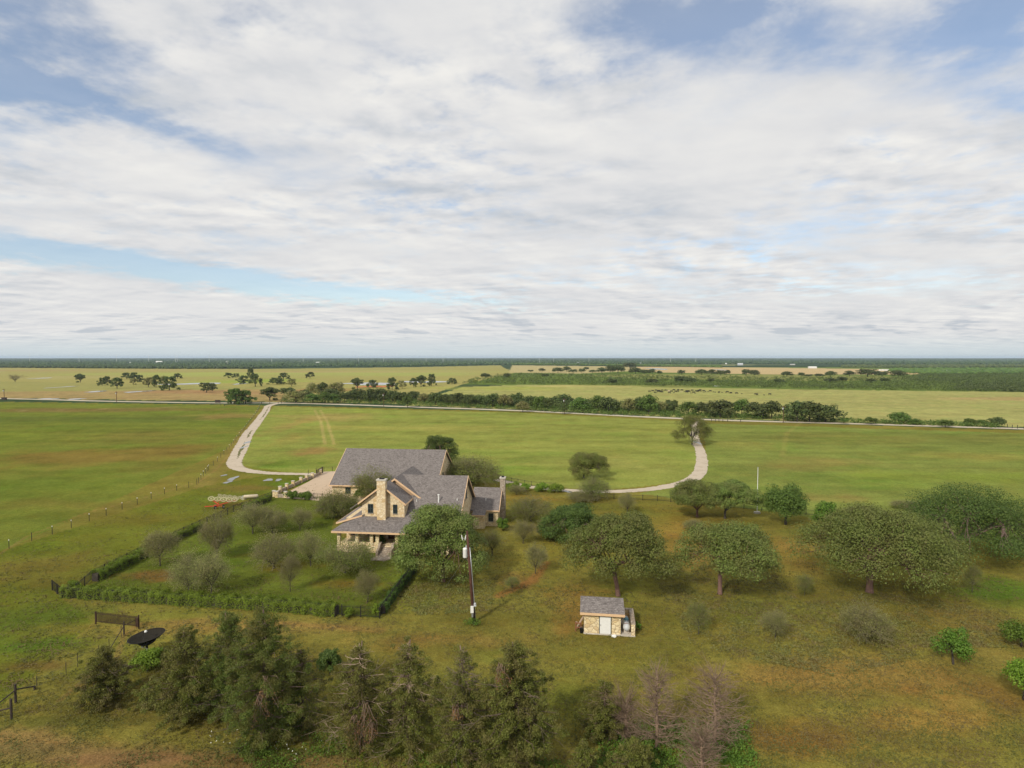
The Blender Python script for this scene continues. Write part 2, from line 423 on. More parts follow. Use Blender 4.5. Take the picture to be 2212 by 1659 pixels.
def build_ground():
    rows = [0.0, 4, 9, 15, 21, 27, 32, 36, 40, 43]
    dv = np.concatenate([np.arange(905, 240, -2.4), np.arange(240, 60, -1.2), np.arange(60, 12, -0.5), np.geomspace(12, 1.65, 22)])
    r = np.concatenate([rows, HC * FL / dv])
    a = np.concatenate([np.linspace(-180, -46, 24)[:-1], np.linspace(-46, 46, 760), np.linspace(46, 180, 24)[1:-1]])
    ar = np.radians(a)
    nr, na = len(r) - 1, len(a)
    RR, AA = np.meshgrid(r[1:], ar, indexing='ij')
    X, Y = (RR * np.sin(AA)).ravel(), (RR * np.cos(AA)).ravel()
    dist = np.hypot(X, Y)
    V = np.zeros((1 + len(X), 3)); V[1:, 0] = X; V[1:, 1] = Y
    idx = 1 + np.arange(nr * na).reshape(nr, na); nx = np.roll(idx, -1, axis=1)
    quads = np.stack([idx[:-1], idx[1:], nx[1:], nx[:-1]], -1).reshape(-1, 4)
    tri = np.stack([np.zeros(na, int), idx[0], nx[0]], -1)
    me = bpy.data.meshes.new('ground')
    me.vertices.add(len(V)); me.vertices.foreach_set('co', V.astype(np.float32).ravel())
    loops = np.concatenate([quads.ravel(), tri.ravel()]).astype(np.int32)
    me.loops.add(len(loops)); me.loops.foreach_set('vertex_index', loops)
    st = np.concatenate([np.arange(len(quads)) * 4, len(quads) * 4 + np.arange(len(tri)) * 3]).astype(np.int32)
    me.polygons.add(len(st)); me.polygons.foreach_set('loop_start', st)
    me.update(calc_edges=True)
    # ---- land cover, in world coordinates; edges wander with noise
    w = 0.022 * dist
    Xw = X + (fbm(X / 9, Y / 9, 3) - .5) * np.minimum(w, 7); Yw = Y + (fbm(X / 9, Y / 9, 8) - .5) * np.minimum(w * 2, 14)
    C = np.zeros((len(X), 3))
    def put(mask, c, f=1.0):
        c = np.array(lin((c[0] + 4, c[1] + 2, c[2] + 5))); f = np.broadcast_to(f, X.shape)[mask][:, None]; C[mask] = C[mask] * (1 - f) + c * f
    def zone(poly, c, f=1.0, warp=True):
        m = inside(to_world(poly), Xw if warp else X, Yw if warp else Y); put(m, c, f); return m
    def spot(x, y, rx, ry, c, f=0.8):
        g = at(x, y); sx = rx / FL * g[1]; sy = abs(at(x, y - ry)[1] - at(x, min(y + ry, y + ry))[1]) / 2
        d = ((X - g[0]) / sx) ** 2 + ((Y - g[1]) / sy) ** 2
        n = fbm(X / (sx * .5) + x, Y / (sx * .5), 31, 5)
        k = np.clip(1.15 - d ** .5 + (n - .5) * 1.5, 0, 1); k = k * k * (3 - 2 * k) * f
        put(np.ones(len(X), bool), c, k)
    put(np.ones(len(X), bool), (60, 80, 48))
    # far plain: woods with pale fields let in
    far = dist > 1500
    n1 = fbm(X / 900, Y / 500, 41, 4); put(far & (n1 > .60), (120, 130, 80)); put(far & (n1 < .33), (48, 68, 42))
    zone([(-900, 799), (0, 794), (560, 797), (900, 793), (1080, 789), (1110, 806), (1000, 830), (870, 872), (600, 868), (480, 864), (0, 858), (-900, 850)], (150, 150, 82))
    zone([(-900, 822), (0, 824), (560, 836), (760, 842), (780, 870), (600, 868), (0, 860), (-900, 850)], (143, 146, 80))
    zone([(-900, 845), (0, 846), (420, 842), (640, 852), (620, 868), (0, 860), (-900, 850)], (154, 130, 84), .6)
    spot(420, 808, 320, 5, (150, 168, 80)); spot(830, 806, 330, 7, (150, 163, 82)); spot(150, 800, 250, 3, (160, 140, 88), .6)
    spot(560, 822, 140, 6, (138, 165, 62)); spot(170, 815, 200, 4, (160, 158, 95), .6); spot(560, 846, 260, 7, (156, 126, 82), .6)
    spot(700, 843, 80, 6, (150, 118, 72), .9); spot(780, 803, 400, 2.5, (165, 150, 95), .6)
    # right of centre: pale pasture, brush belt, stubble fields
    zone([(1000, 830), (1110, 806), (1106, 791), (1378, 793), (2000, 793), (2700, 795), (2700, 860), (1300, 836)], (96, 118, 50))
    zone([(1100, 805), (1106, 789), (1370, 792), (1378, 801), (1250, 807)], (170, 165, 108))
    zone([(1372, 792), (1660, 794), (2000, 799), (2020, 809), (1660, 809), (1400, 804)], (182, 168, 114))
    zone([(1250, 811), (1400, 808), (1900, 812), (2000, 818), (1800, 824), (1400, 818)], (140, 145, 78), .8)
    zone([(870, 876), (1000, 836), (1130, 831), (1700, 841), (2212, 847), (2900, 856), (2900, 990), (2212, 924), (1500, 903), (1130, 884)], (150, 155, 86))
    spot(1300, 834, 250, 3, (178, 172, 100), .6); spot(1800, 868, 500, 14, (146, 150, 84), .6); spot(2150, 862, 200, 6, (165, 145, 92), .7); spot(1060, 838, 200, 5, (150, 162, 72), .7)
    # this side of the road
    near = [(-1400, 872), (0, 868), (480, 874), (600, 876), (1130, 889), (1500, 907), (2212, 929), (3200, 962), (9000, 1400), (9000, 9000), (-9000, 9000), (-9000, 1100)]
    m = inside(to_world(near[:9]) if False else to_world(near[:8] + [(3200, 1690), (-1400, 1690)]), X, Y); put(m, (116, 115, 46))
    put((Y < 43.5), (100, 92, 46))
    zone([(-1400, 872), (0, 869), (480, 875), (566, 879), (490, 970), (0, 1192), (-1400, 1620)], (104, 118, 42), 1, False)
    spot(150, 905, 500, 9, (88, 102, 40), .8); spot(150, 885, 400, 5, (118, 100, 56), .7); spot(300, 940, 300, 22, (112, 108, 46), .7); spot(480, 898, 90, 8, (130, 118, 60), .8)
    spot(250, 985, 260, 30, (118, 102, 46), .75); spot(60, 1050, 260, 30, (92, 112, 36), .7); spot(350, 1010, 120, 12, (108, 110, 44), .6); spot(30, 940, 200, 18, (110, 128, 42), .7); spot(200, 1090, 300, 16, (108, 104, 42), .6)
    zone([(566, 878), (590, 880), (545, 930), (500, 1010), (450, 1060), (415, 1055), (490, 968)], (128, 120, 56), .6)
    zone([(592, 878), (1130, 892), (1500, 911), (1512, 1000), (1480, 1040), (1300, 1060), (1100, 1044), (640, 1024), (520, 1004), (545, 935)], (127, 139, 60), 1, False)
    for s in [(700, 900, 130, 12, (150, 140, 74), .7), (680, 975, 60, 12, (146, 120, 66), .7), (640, 945, 50, 16, (138, 132, 62), .7), (900, 925, 260, 10, (146, 146, 68), .7), (1200, 960, 300, 20, (132, 142, 62), .6),
              (1050, 1015, 260, 12, (112, 140, 48), .7), (620, 1000, 90, 20, (98, 124, 40), .7), (700, 890, 200, 6, (130, 146, 58), .7), (1350, 1000, 160, 25, (140, 144, 70), .5), (1400, 930, 200, 9, (126, 134, 58), .6), (640, 915, 30, 24, (152, 128, 70), .5)]: spot(*s)
    zone([(1518, 914), (2212, 936), (3000, 965), (3000, 1420), (2212, 1185), (1640, 1102), (1380, 1066), (1500, 1040), (1528, 1000)], (115, 130, 56), 1, False)
    for s in [(1850, 945, 420, 14, (110, 114, 50), .7), (1750, 1000, 200, 16, (128, 124, 60), .7), (2050, 1030, 260, 22, (118, 140, 46), .7), (1900, 1045, 150, 14, (110, 134, 50), .7), (2100, 985, 250, 12, (134, 132, 58), .6), (1780, 1075, 160, 12, (130, 120, 62), .6), (1600, 960, 100, 12, (132, 134, 60), .6)]: spot(*s)
    # rough grass left of the yard, and the yard lawn
    zone([(-600, 1560), (0, 1192), (435, 1052), (600, 1022), (700, 1024), (600, 1070), (165, 1280), (113, 1275), (200, 1345), (0, 1525), (-500, 1900)], (98, 108, 34), 1, False)
    for s in [(100, 1230, 200, 40, (104, 92, 40), .6), (60, 1340, 160, 40, (78, 98, 30), .8), (60, 1440, 120, 14, (96, 72, 38), .6), (300, 1120, 180, 18, (112, 108, 40), .6), (530, 1080, 60, 24, (108, 88, 44), .6), (540, 1055, 120, 10, (112, 92, 48), .5), (480, 1075, 120, 12, (96, 118, 34), .6), (60, 1395, 160, 20, (72, 104, 28), .7), (620, 1045, 60, 8, (92, 122, 34), .6)]: spot(*s)
    zone([(600, 1068), (165, 1280), (820, 1335), (902, 1225), (860, 1205), (715, 1150), (735, 1075)], (88, 103, 33), 1, False)
    for s in [(330, 1245, 90, 14, (118, 90, 44), .8), (620, 1220, 90, 18, (110, 102, 36), .6), (480, 1220, 80, 18, (84, 104, 30), .7), (750, 1260, 80, 14, (112, 98, 36), .7), (690, 1180, 60, 16, (104, 112, 34), .7), (560, 1290, 100, 12, (76, 98, 28), .7), (690, 1110, 50, 10, (102, 112, 36), .8), (520, 1200, 40, 10, (88, 76, 30), .5)]: spot(*s)
    for s in [(560, 1356, 500, 22, (136, 112, 58), .5), (950, 1380, 240, 26, (140, 114, 56), .65), (1250, 1300, 90, 70, (138, 106, 50), .6), (1120, 1255, 50, 22, (136, 108, 56), .6), (1200, 1180, 120, 60, (124, 120, 42), .6), (1130, 1080, 120, 18, (132, 112, 44), .6),
              (1460, 1140, 130, 50, (132, 114, 46), .7), (1500, 1200, 60, 60, (138, 104, 50), .5), (1700, 1190, 120, 40, (128, 106, 48), .7), (1880, 1350, 130, 40, (120, 126, 54), .7), (1650, 1330, 140, 50, (122, 128, 50), .7), (1400, 1240, 140, 30, (112, 120, 46), .6),
              (1750, 1460, 420, 60, (134, 108, 52), .7), (1950, 1440, 200, 50, (124, 112, 50), .5), (2000, 1560, 260, 40, (146, 120, 54), .6), (1750, 1600, 330, 50, (122, 94, 42), .7), (2120, 1500, 200, 50, (132, 102, 48), .6), (2180, 1280, 160, 40, (82, 112, 32), .95), (2150, 1430, 160, 40, (122, 112, 50), .6),
              (1300, 1420, 160, 30, (118, 116, 42), .7), (1230, 1500, 140, 60, (96, 110, 34), .6), (1540, 1630, 90, 26, (78, 122, 30), .8), (1050, 1560, 120, 40, (88, 104, 34), .7), (700, 1625, 280, 14, (86, 106, 34), .7), (1000, 1640, 200, 12, (96, 108, 34), .7), (330, 1550, 220, 24, (92, 88, 36), .7),
              (250, 1640, 420, 18, (122, 102, 58), .8), (60, 1620, 190, 24, (52, 84, 30), .9), (150, 1560, 160, 16, (84, 88, 34), .7), (210, 1475, 60, 20, (110, 84, 40), .6), (300, 1490, 80, 30, (104, 96, 38), .6), (880, 1255, 60, 30, (108, 118, 40), .6), (960, 1300, 120, 20, (124, 130, 48), .8), (1500, 1090, 90, 8, (128, 118, 50), .5), (1900, 1170, 100, 40, (120, 104, 46), .6), (2080, 1340, 120, 40, (124, 112, 52), .6),
              (700, 1640, 700, 9, (118, 98, 54), .7)]: spot(*s)
    # trodden and bare strips
    def strip(pts, half, c, f):
        P = np.array([at(x, y)[:2] for x, y in pts]); best = np.full(len(X), 1e9)
        for a_, b_ in zip(P[:-1], P[1:]):
            d = b_ - a_; t = np.clip(((X - a_[0]) * d[0] + (Y - a_[1]) * d[1]) / (d @ d), 0, 1)
            best = np.minimum(best, np.hypot(X - a_[0] - t * d[0], Y - a_[1] - t * d[1]))
        k = np.clip((half * (0.5 + fbm(X / 2, Y / 2, 77)) - best) / (half * .6), 0, 1) * f
        put(np.ones(len(X), bool), c, k)
    strip([(0, 1196), (60, 1158), (180, 1110), (330, 1070), (432, 1040), (470, 1012), (520, 950)], .35, (142, 120, 66), .5)
    strip([(-100, 893), (0, 889), (240, 883), (480, 876)], .8, (150, 142, 84), .6)
    strip([(130, 1512), (190, 1462), (250, 1425), (268, 1372), (300, 1350)], .4, (132, 108, 62), .5)
    strip([(300, 1350), (420, 1340), (600, 1345), (820, 1362)], .9, (138, 106, 58), .35)
    strip([(0, 1600), (300, 1650), (700, 1660)], 2.5, (130, 104, 62), .6)
    strip([(1080, 1285), (1150, 1255), (1180, 1215)], 1.0, (146, 102, 54), .6)
    strip([(1740, 907), (1700, 935), (1690, 985)], 1.2, (140, 138, 66), .4)
    for o in (-1, 1): strip([(686 + o * 6, 886), (700 + o * 7, 910), (712 + o * 10, 960)], .9, (168, 158, 90), .6)
    # broad mottling: mowing streaks and patches
    s1 = fbm(X / 34, Y / 5.5, 51, 5); s2 = fbm(X / 6, Y / 6, 61, 5); s3 = fbm(X / 1.7, Y / 1.7, 71, 4)
    nearm = np.clip((1100 - dist) / 600, 0, 1)
    val = 1 + nearm * ((s1 - .5) * .50 + (s2 - .5) * .45 + (s3 - .5) * .28)
    C *= val[:, None]
    br = np.clip((fbm(X / 11, Y / 7, 91, 5) - .53) * 5, 0, 1)[:, None] * nearm[:, None] * .26
    C = C * (1 - br) + np.array([1.16, .93, .95]) * C * br
    gr = np.clip((fbm(X / 14 + 50, Y / 9, 95, 5) - .55) * 5, 0, 1)[:, None] * nearm[:, None] * .4
    C = C * (1 - gr) + np.array([.80, 1.08, .78]) * C * gr
    C *= np.array([.92, .87, .98])
    ca = me.color_attributes.new('cover', 'FLOAT_COLOR', 'POINT')
    col = np.ones((len(V), 4), np.float32); col[1:, :3] = C; col[0, :3] = C[0]
    ca.data.foreach_set('color', col.ravel())
    m, nt, b = new_mat('ground'); N, L = nt.nodes.new, nt.links.new
    at_ = N('ShaderNodeAttribute'); at_.attribute_name = 'cover'
    n1 = nz(nt, 1.3, 9, 0.78); n2 = nz(nt, 6.0, 4, 0.7); n3 = nz(nt, .35, 6, .7, stretch=(1, 2.2, 1))
    c = mix_rgb(nt, 1.0, at_.outputs['Color'], rngc(nt, n1, .28, .72, .66, 1.34), 'MULTIPLY')
    c = mix_rgb(nt, 1.0, c, rngc(nt, n2, .3, .7, .60, 1.42), 'MULTIPLY')
    c = mix_rgb(nt, rng_(nt, n3, .50, .72, 0, .35), c, mix_rgb(nt, 1.0, c, (1.35, .92, .80), 'MULTIPLY'))
    L(c, b.inputs['Base Color']); b.inputs['Roughness'].default_value = 1.0; b.inputs['Specular IOR Level'].default_value = 0.0
    bp = N('ShaderNodeBump'); bp.inputs['Distance'].default_value = 0.22; bp.inputs['Strength'].default_value = .8; L(n1, bp.inputs['Height']); L(bp.outputs[0], b.inputs['Normal'])
    me.materials.append(m)
    tag(link('ground', me), kind='structure')
def rngc(nt, v, a, b, c, d):
    r = rng_(nt, v, a, b, c, d); n = nt.nodes.new('ShaderNodeCombineColor')
    for i in range(3): nt.links.new(r, n.inputs[i])
    return n.outputs[0]
HAZE = 0.00005
build_ground()

# ---------------------------------------------------------------- roads, drives, water (sheets a little above the ground)
def smooth(P, k=8):
    P = [np.array(p, float) for p in P]; out = []
    for i in range(len(P) - 1):
        p0, p1, p2, p3 = P[max(i - 1, 0)], P[i], P[i + 1], P[min(i + 2, len(P) - 1)]
        for t in np.linspace(0, 1, k, endpoint=False):
            out.append(.5 * ((2 * p1) + (-p0 + p2) * t + (2 * p0 - 5 * p1 + 4 * p2 - p3) * t * t + (-p0 + 3 * p1 - 3 * p2 + p3) * t ** 3))
    out.append(P[-1]); return np.array(out)
def ribbon(name, pts, width, z, m, jit=.25, k=10, seed=1, kind='structure'):
    P = smooth([at(x, y)[:2] for x, y in pts], k)
    rg = np.random.default_rng(seed); d = np.gradient(P, axis=0); d /= np.linalg.norm(d, axis=1)[:, None]
    nrm = np.stack([-d[:, 1], d[:, 0]], 1); n = len(P)
    w = np.interp(np.linspace(0, 1, n), np.linspace(0, 1, len(width)), width)[:, None] / 2 if hasattr(width, '__len__') else width / 2
    A = P + nrm * (w + rg.normal(0, jit, (n, 1))); B = P - nrm * (w + rg.normal(0, jit, (n, 1)))
    V = np.zeros((2 * n, 3)); V[:n, :2] = A; V[n:, :2] = B; V[:, 2] = z
    i = np.arange(n - 1); F_ = np.stack([i + n, i + n + 1, i + 1, i], 1)
    return tag(link(name, mesh_np(name, V, F_, [m])), kind=kind)
def sheet(name, poly, z, m, kind='structure', world=False):
    P = poly if world else [at(x, y)[:2] for x, y in poly]
    mb = MB(); mb.add([(p[0], p[1], z) for p in P], [tuple(range(len(P)))]); o = mb.build(name, m)
    if o.data.polygons[0].normal.z < 0: o.data.flip_normals()
    return tag(o, kind=kind)
def pool(name, cx, cy, rx, ry, z, m, seed):
    rg = np.random.default_rng(seed); g = at(cx, cy); sx = rx / FL * g[1]; sy = abs(at(cx, cy - ry)[1] - g[1])
    k = 28; q = np.linspace(0, 2 * np.pi, k, endpoint=False)
    rr = 1 + .28 * np.sin(q * 2 + rg.uniform(0, 6)) + .16 * np.sin(q * 3 + rg.uniform(0, 6)) + .10 * np.sin(q * 5 + rg.uniform(0, 6))
    return sheet(name, [(g[0] + sx * a * math.cos(t), g[1] + sy * a * math.sin(t)) for a, t in zip(rr, q)], z, m, world=True)

def gravel_mat(name, pale, dirt, sc=.5):
    m, nt, b = new_mat(name)
    c = mix_rgb(nt, rng_(nt, nz(nt, sc, 7, .7), .50, .72), pale, dirt); c = mix_rgb(nt, rng_(nt, nz(nt, 5, 5, .7), .3, .7, 0, .3), c, tuple(v * .7 for v in pale))
    nt.links.new(c, b.inputs['Base Color']); b.inputs['Roughness'].default_value = 1; b.inputs['Specular IOR Level'].default_value = .1; return m
M['road'] = gravel_mat('road_gravel', (.52, .46, .35), (.40, .34, .25), .12)
M['drive'] = gravel_mat('drive_gravel', (.52, .44, .34), (.36, .29, .21), .35)
M['track_grass'] = simple('track_grass', (.13, .125, .04), 1, .4, 1.5)
M['verge'] = simple('verge', (.16, .115, .06), 1, .4, .6)
wm, nt_, b_ = new_mat('water'); b_.inputs['Base Color'].default_value = (.16, .15, .12, 1); b_.inputs['Roughness'].default_value = .12; b_.inputs['Specular IOR Level'].default_value = .6
M['water'] = wm
M['pond'] = simple('pond', (.30, .28, .25), .1, .1, .02, spec=.8)

road_pts = [(-1500, 841), (-600, 851), (0, 861), (240, 867), (480, 870.5), (600, 870.5), (760, 874.5), (900, 879.5), (1130, 887.5), (1500, 905.5), (1850, 915.5), (2212, 926.5), (2900, 947), (3600, 970)]
ribbon('road', road_pts, [7.0, 7.2, 7.2, 6.6, 6.4, 6.0, 5.8], 0.06, M['road'], .25, 14, 4)
left_drive = [(640, 871.5), (600, 872), (580, 877), (575, 886), (565, 900), (550, 920), (536, 937), (527, 955), (517, 975), (508, 993), (506, 1003), (514, 1011), (535, 1017), (580, 1022), (640, 1024), (705, 1025)]
ribbon('driveway', left_drive, [7, 4.6, 4.2, 4.3, 4.4, 4.4, 4.6, 4.4, 4.2, 3.8, 3.4, 3.0, 2.8], 0.035, M['drive'], .13, 18, 5)
for k, seg in enumerate([[(581, 878), (577, 886), (571, 896), (562, 907)], [(545, 929), (539, 937), (534, 946)], [(530, 954), (524, 966), (517, 981), (512, 991)]]):
    ribbon('grass_strip', seg, [.2, .6, .7, .2], 0.05, M['track_grass'], .18, 10, 20 + k)
right_drive = [(1490, 906), (1500, 912), (1502, 924), (1500, 940), (1504, 956), (1512, 972), (1516, 990), (1515, 1008), (1507, 1026), (1485, 1040), (1440, 1051), (1380, 1059), (1310, 1062), (1240, 1060), (1180, 1056), (1135, 1050), (1100, 1042), (1070, 1036)]
ribbon('driveway', right_drive, [8, 4.8, 3.4, 3.3, 3.1, 3.5, 3.6, 3.7, 3.5, 3.2, 3.0, 2.8, 2.6, 2.5, 2.4], 0.035, M['drive'], .12, 18, 6)
sheet('gravel_court', [(598, 1075), (632, 1058), (668, 1040), (700, 1019), (740, 1018), (790, 1020), (790, 1085), (712, 1085), (660, 1079)], 0.045, M['court'])
for k, p in enumerate([(503, 1034, 9, 4), (492, 1042, 7, 2.5), (580, 1037, 12, 2), (602, 1037, 7, 2.2), (484, 1027, 4, 2)]): pool('puddle', *p, .06, M['water'], 40 + k)
for k, p in enumerate([(534, 956, 4, 3), (527, 966, 3, 4), (1503, 955, 4, 4), (1228, 1062.5, 8, 2.5)]): pool('puddle', *p, .055, M['water'], 60 + k)
for k, p in enumerate([(137, 836, 7, 2), (208, 846, 12, 2), (300, 846, 16, 2), (105, 861.5, 16, 1.2), (165, 862, 18, 1), (420, 829, 48, 2), (90, 817, 12, 1), (520, 829, 10, 1.5), (1548, 834, 8, 1)]): pool('puddle', *p, .12, M['water'], 80 + k)
pool('pond', 802, 829, 62, 2.2, .15, M['water'], 7); pool('pond', 915, 825, 44, 2.0, .15, M['water'], 8)
pool('pond', 1420, 797, 22, 1.2, .2, M['water'], 9); pool('pond', 1555, 799, 10, 1, .2, M['water'], 10)
mb = simple('clay', (.52, .15, .05), 1, .2, .1)
pool('clay_bank', 790, 835.6, 14, 1.6, .25, mb, 11); pool('clay_bank', 827, 835.2, 17, 1.6, .25, mb, 12)

# ---------------------------------------------------------------- foliage builders (all numpy)
def leaf_quads(P, Nn, size, rg, aspect=.62):
    n = len(P); s = size * rg.uniform(.65, 1.35, n)[:, None]
    Nn = Nn / np.maximum(np.linalg.norm(Nn, axis=1)[:, None], 1e-6)
    t = np.cross(Nn, rg.normal(0, 1, (n, 3))); t /= np.maximum(np.linalg.norm(t, axis=1)[:, None], 1e-6); b = np.cross(Nn, t)
    V = np.empty((n, 4, 3)); V[:, 0] = P + t * s * .5; V[:, 1] = P + b * s * aspect * .5; V[:, 2] = P - t * s * .5; V[:, 3] = P - b * s * aspect * .5
    return V.reshape(-1, 3), np.arange(4 * n).reshape(n, 4)
def unit(rg, n):
    d = rg.normal(0, 1, (n, 3)); return d / np.linalg.norm(d, axis=1)[:, None]
def clump_leaves(C, Rr, per, size, rg, up=.35, flat=.75, shell=.55):
    """C (n,3) clump centres, Rr (n,) radii"""
    n = len(C); cnt = np.maximum((per * (Rr / Rr.mean()) ** 2).astype(int), 3); idx = np.repeat(np.arange(n), cnt); k = len(idx)
    d = unit(rg, k); d[:, 2] += up; d /= np.linalg.norm(d, axis=1)[:, None]
    rad = Rr[idx] * (shell + (1 - shell) * rg.random(k) ** .6) * (1 + rg.normal(0, .07, k))
    off = d * rad[:, None]; off[:, 2] *= flat
    P = C[idx] + off; Nn = d * 1.15 + unit(rg, k) * .7; Nn[:, 2] += .2
    return leaf_quads(P, Nn, size, rg)
def join(*vf):
    V, F_, o = [], [], 0
    for v, f in vf: V.append(v); F_.append(f + o); o += len(v)
    return np.concatenate(V), np.concatenate(F_)
def limb(mb, a, b, r0, r1, rg, sag=.0, n=5, segs=4, wig=.06):
    a, b = np.array(a, float), np.array(b, float); L_ = np.linalg.norm(b - a); pts = []
    for i in range(segs + 1):
        t = i / segs; p = a * (1 - t) + b * t; p[2] += math.sin(math.pi * t) * L_ * sag
        if 0 < i < segs: p += rg.normal(0, wig * L_ / 2, 3)
        pts.append(p)
    mb.tube(pts, [r0 + (r1 - r0) * i / segs for i in range(segs + 1)], n, cap=False); return pts

def make_oak(W, Hh, seed, leaf=.36, nclump=70, per=130, lean=0.0, bare=.26, bottom=.30, trunk_r=None, offx=0.0, flat=.62, drop=.25, dome=2.0):
    """umbrella oak: thick trunk, spreading limbs, domed crown of separate leaf masses"""
    rg = np.random.default_rng(seed); Rr = W / 2; mb = MB(); tr = trunk_r or W * .022
    fork = np.array([lean, 0, Hh * bare]); mb.tube([(0, 0, -.2), (0, 0, .15), (lean * .3, 0, Hh * bare * .45), tuple(fork)], [tr * 1.5, tr * 1.15, tr * .92, tr * .95], 9)
    q = rg.uniform(0, 2 * np.pi, nclump); rr = np.sqrt(rg.uniform(.02, 1, nclump)); lob = 1 + .20 * np.sin(q * 3 + seed) + .14 * np.sin(q * 5 + seed * 2.1)
    rr2 = rr * lob; zb = Hh * bottom
    top = zb + (Hh * .93 - zb) * np.sqrt(np.clip(1 - (rr * .94) ** dome, 0, 1))
    inner = rg.random(nclump) < .25
    z = np.where(inner, zb + (top - zb) * rg.uniform(.25, .8, nclump), top - rg.uniform(0, .13, nclump) * Hh + .05 * Hh * np.sin(q * 4 + seed) * (rr > .3))
    skirt = (rg.random(nclump) < .38) & (rr > .74); z = np.where(skirt, zb + (top - zb) * rg.uniform(.05, .7, nclump), z)
    z -= (rr > .8) * rg.uniform(0, drop, nclump) * Hh * .4
    C = np.stack([offx + lean + rr2 * Rr * .88 * np.cos(q), rr2 * Rr * .74 * np.sin(q), z], 1)
    cr = Rr * rg.uniform(.16, .29, nclump)
    nl = 8; hubs = []
    for i in range(nl):
        a = 2 * math.pi * i / nl + rg.uniform(-.3, .3); rad = Rr * rg.uniform(.38, .58)
        h = np.array([offx + lean + rad * math.cos(a), rad * math.sin(a), Hh * rg.uniform(.48, .66)]); limb(mb, fork, h, tr * .5, tr * .22, rg, .05, 6); hubs.append(h)
    hubs = np.array(hubs)
    for c in C:
        h = hubs[np.argmin(((hubs - c) ** 2).sum(1))]; limb(mb, h, c, tr * .24, tr * .06, rg, -.03, 4, 3)
    V, F_ = clump_leaves(C, cr, per, leaf, rg, flat=flat)
    return mb, (V, F_)
def make_round(W, Hh, seed, leaf=.4, nclump=40, per=90, bare=.12, tr=None):
    """rounder, fuller tree"""
    rg = np.random.default_rng(seed); mb = MB(); Rr = W / 2; tr = tr or W * .03; zc = Hh * (.5 + bare * .5); hz_ = Hh - zc
    d = unit(rg, nclump); d[:, 2] = np.where(d[:, 2] < -.55, -d[:, 2], d[:, 2])
    lob = 1 + .15 * np.sin(3 * np.arctan2(d[:, 1], d[:, 0]) + seed)
    k = rg.uniform(.45, .85, nclump) * lob; C = np.stack([d[:, 0] * Rr * k, d[:, 1] * Rr * k, zc + d[:, 2] * hz_ * k], 1)
    cr = Rr * rg.uniform(.24, .42, nclump)
    mb.tube([(0, 0, -.2), (0, 0, Hh * bare), (rg.normal(0, .1), rg.normal(0, .1), zc)], [tr * 1.3, tr, tr * .6], 6)
    for c in C[::2]: limb(mb, (0, 0, zc * .7), c, tr * .4, tr * .1, rg, 0, 4, 2)
    return mb, clump_leaves(C, cr, per, leaf, rg, flat=.85)
def make_airy(W, Hh, seed, leaf=.13, stems=5, lv=3, per=26, trunk=.22, tr=.13, spread=1.0, leaves=True, kids=5):
    """thin feathery tree: vase of stems, many twigs, small scattered leaves. returns trunk mesh, crown twigs, leaves"""
    rg = np.random.default_rng(seed); mb, tw = MB(), MB(); Rr = W / 2
    trunk *= .8; fork = np.array([rg.normal(0, .1), rg.normal(0, .1), Hh * trunk]); mb.tube([(0, 0, -.15), (0, 0, .1), tuple(fork)], [tr * 1.35, tr, tr * .85], 6)
    tips = []
    def grow(p, d, L_, r, level):
        e = p + d * L_; pts = [p, p + d * L_ * .5 + rg.normal(0, .05 * L_, 3), e]
        (mb if level == 0 else tw).tube(pts, [r, r * .8, r * .55], 5 if level == 0 else 3, cap=False)
        if level >= 1: tips.append(e); tips.append(pts[1])
        if level >= lv: return
        for _ in range(kids if level else kids + 1):
            t = rg.uniform(.35, 1.0); q = p + (e - p) * t; dd = d + unit(rg, 1)[0] * .85; dd[2] -= .12 * level; dd /= np.linalg.norm(dd)
            grow(q, dd, L_ * rg.uniform(.5, .75), r * .48, level + 1)
    for i in range(stems):
        a = 2 * math.pi * i / stems + rg.uniform(-.4, .4); d = np.array([math.cos(a) * .62 * spread, math.sin(a) * .62 * spread, .85]); d /= np.linalg.norm(d)
        grow(fork, d, Hh * .42, tr * .62, 0)
    T = np.array(tips)
    # fit into the crown envelope
    zc = Hh * .57; e = np.sqrt(((T[:, :2] / Rr) ** 2).sum(1) + ((T[:, 2] - zc) / (Hh * .48)) ** 2); keep = e < 1.12; T = T[keep]
    ne = 170; q = unit(rg, ne) * (rg.uniform(.30, 1.12, ne) ** .6)[:, None]; q *= (1 + .22 * np.sin(3 * np.arctan2(q[:, 1], q[:, 0]) + seed) * np.cos(2.5 * q[:, 2] + seed))[:, None]; E = np.stack([q[:, 0] * Rr * .92, q[:, 1] * Rr * .92, Hh * (.58 + .40 * q[:, 2])], 1)
    for e_ in E:
        if e_[2] < Hh * trunk: continue
        limb(tw, (e_[0] * .15, e_[1] * .15, max(Hh * trunk, e_[2] - .35 * np.hypot(e_[0], e_[1]) - .4)), e_, .022, .008, rg, .02, 3, 3, .12)
    T = np.concatenate([T[rg.random(len(T)) < .6], np.repeat(E, 2, 0)])
    idx = np.repeat(np.arange(len(T)), per); P = T[idx] + rg.normal(0, .065 * W, (len(idx), 3)) * np.array([1, 1, 1.1]) - np.array([0, 0, .05 * Hh])
    return mb, tw, (leaf_quads(P, unit(rg, len(P)) + np.array([0, 0, .3]), leaf, rg, .7) if leaves else None)
def fit(mb_or_v, W, Hh): pass
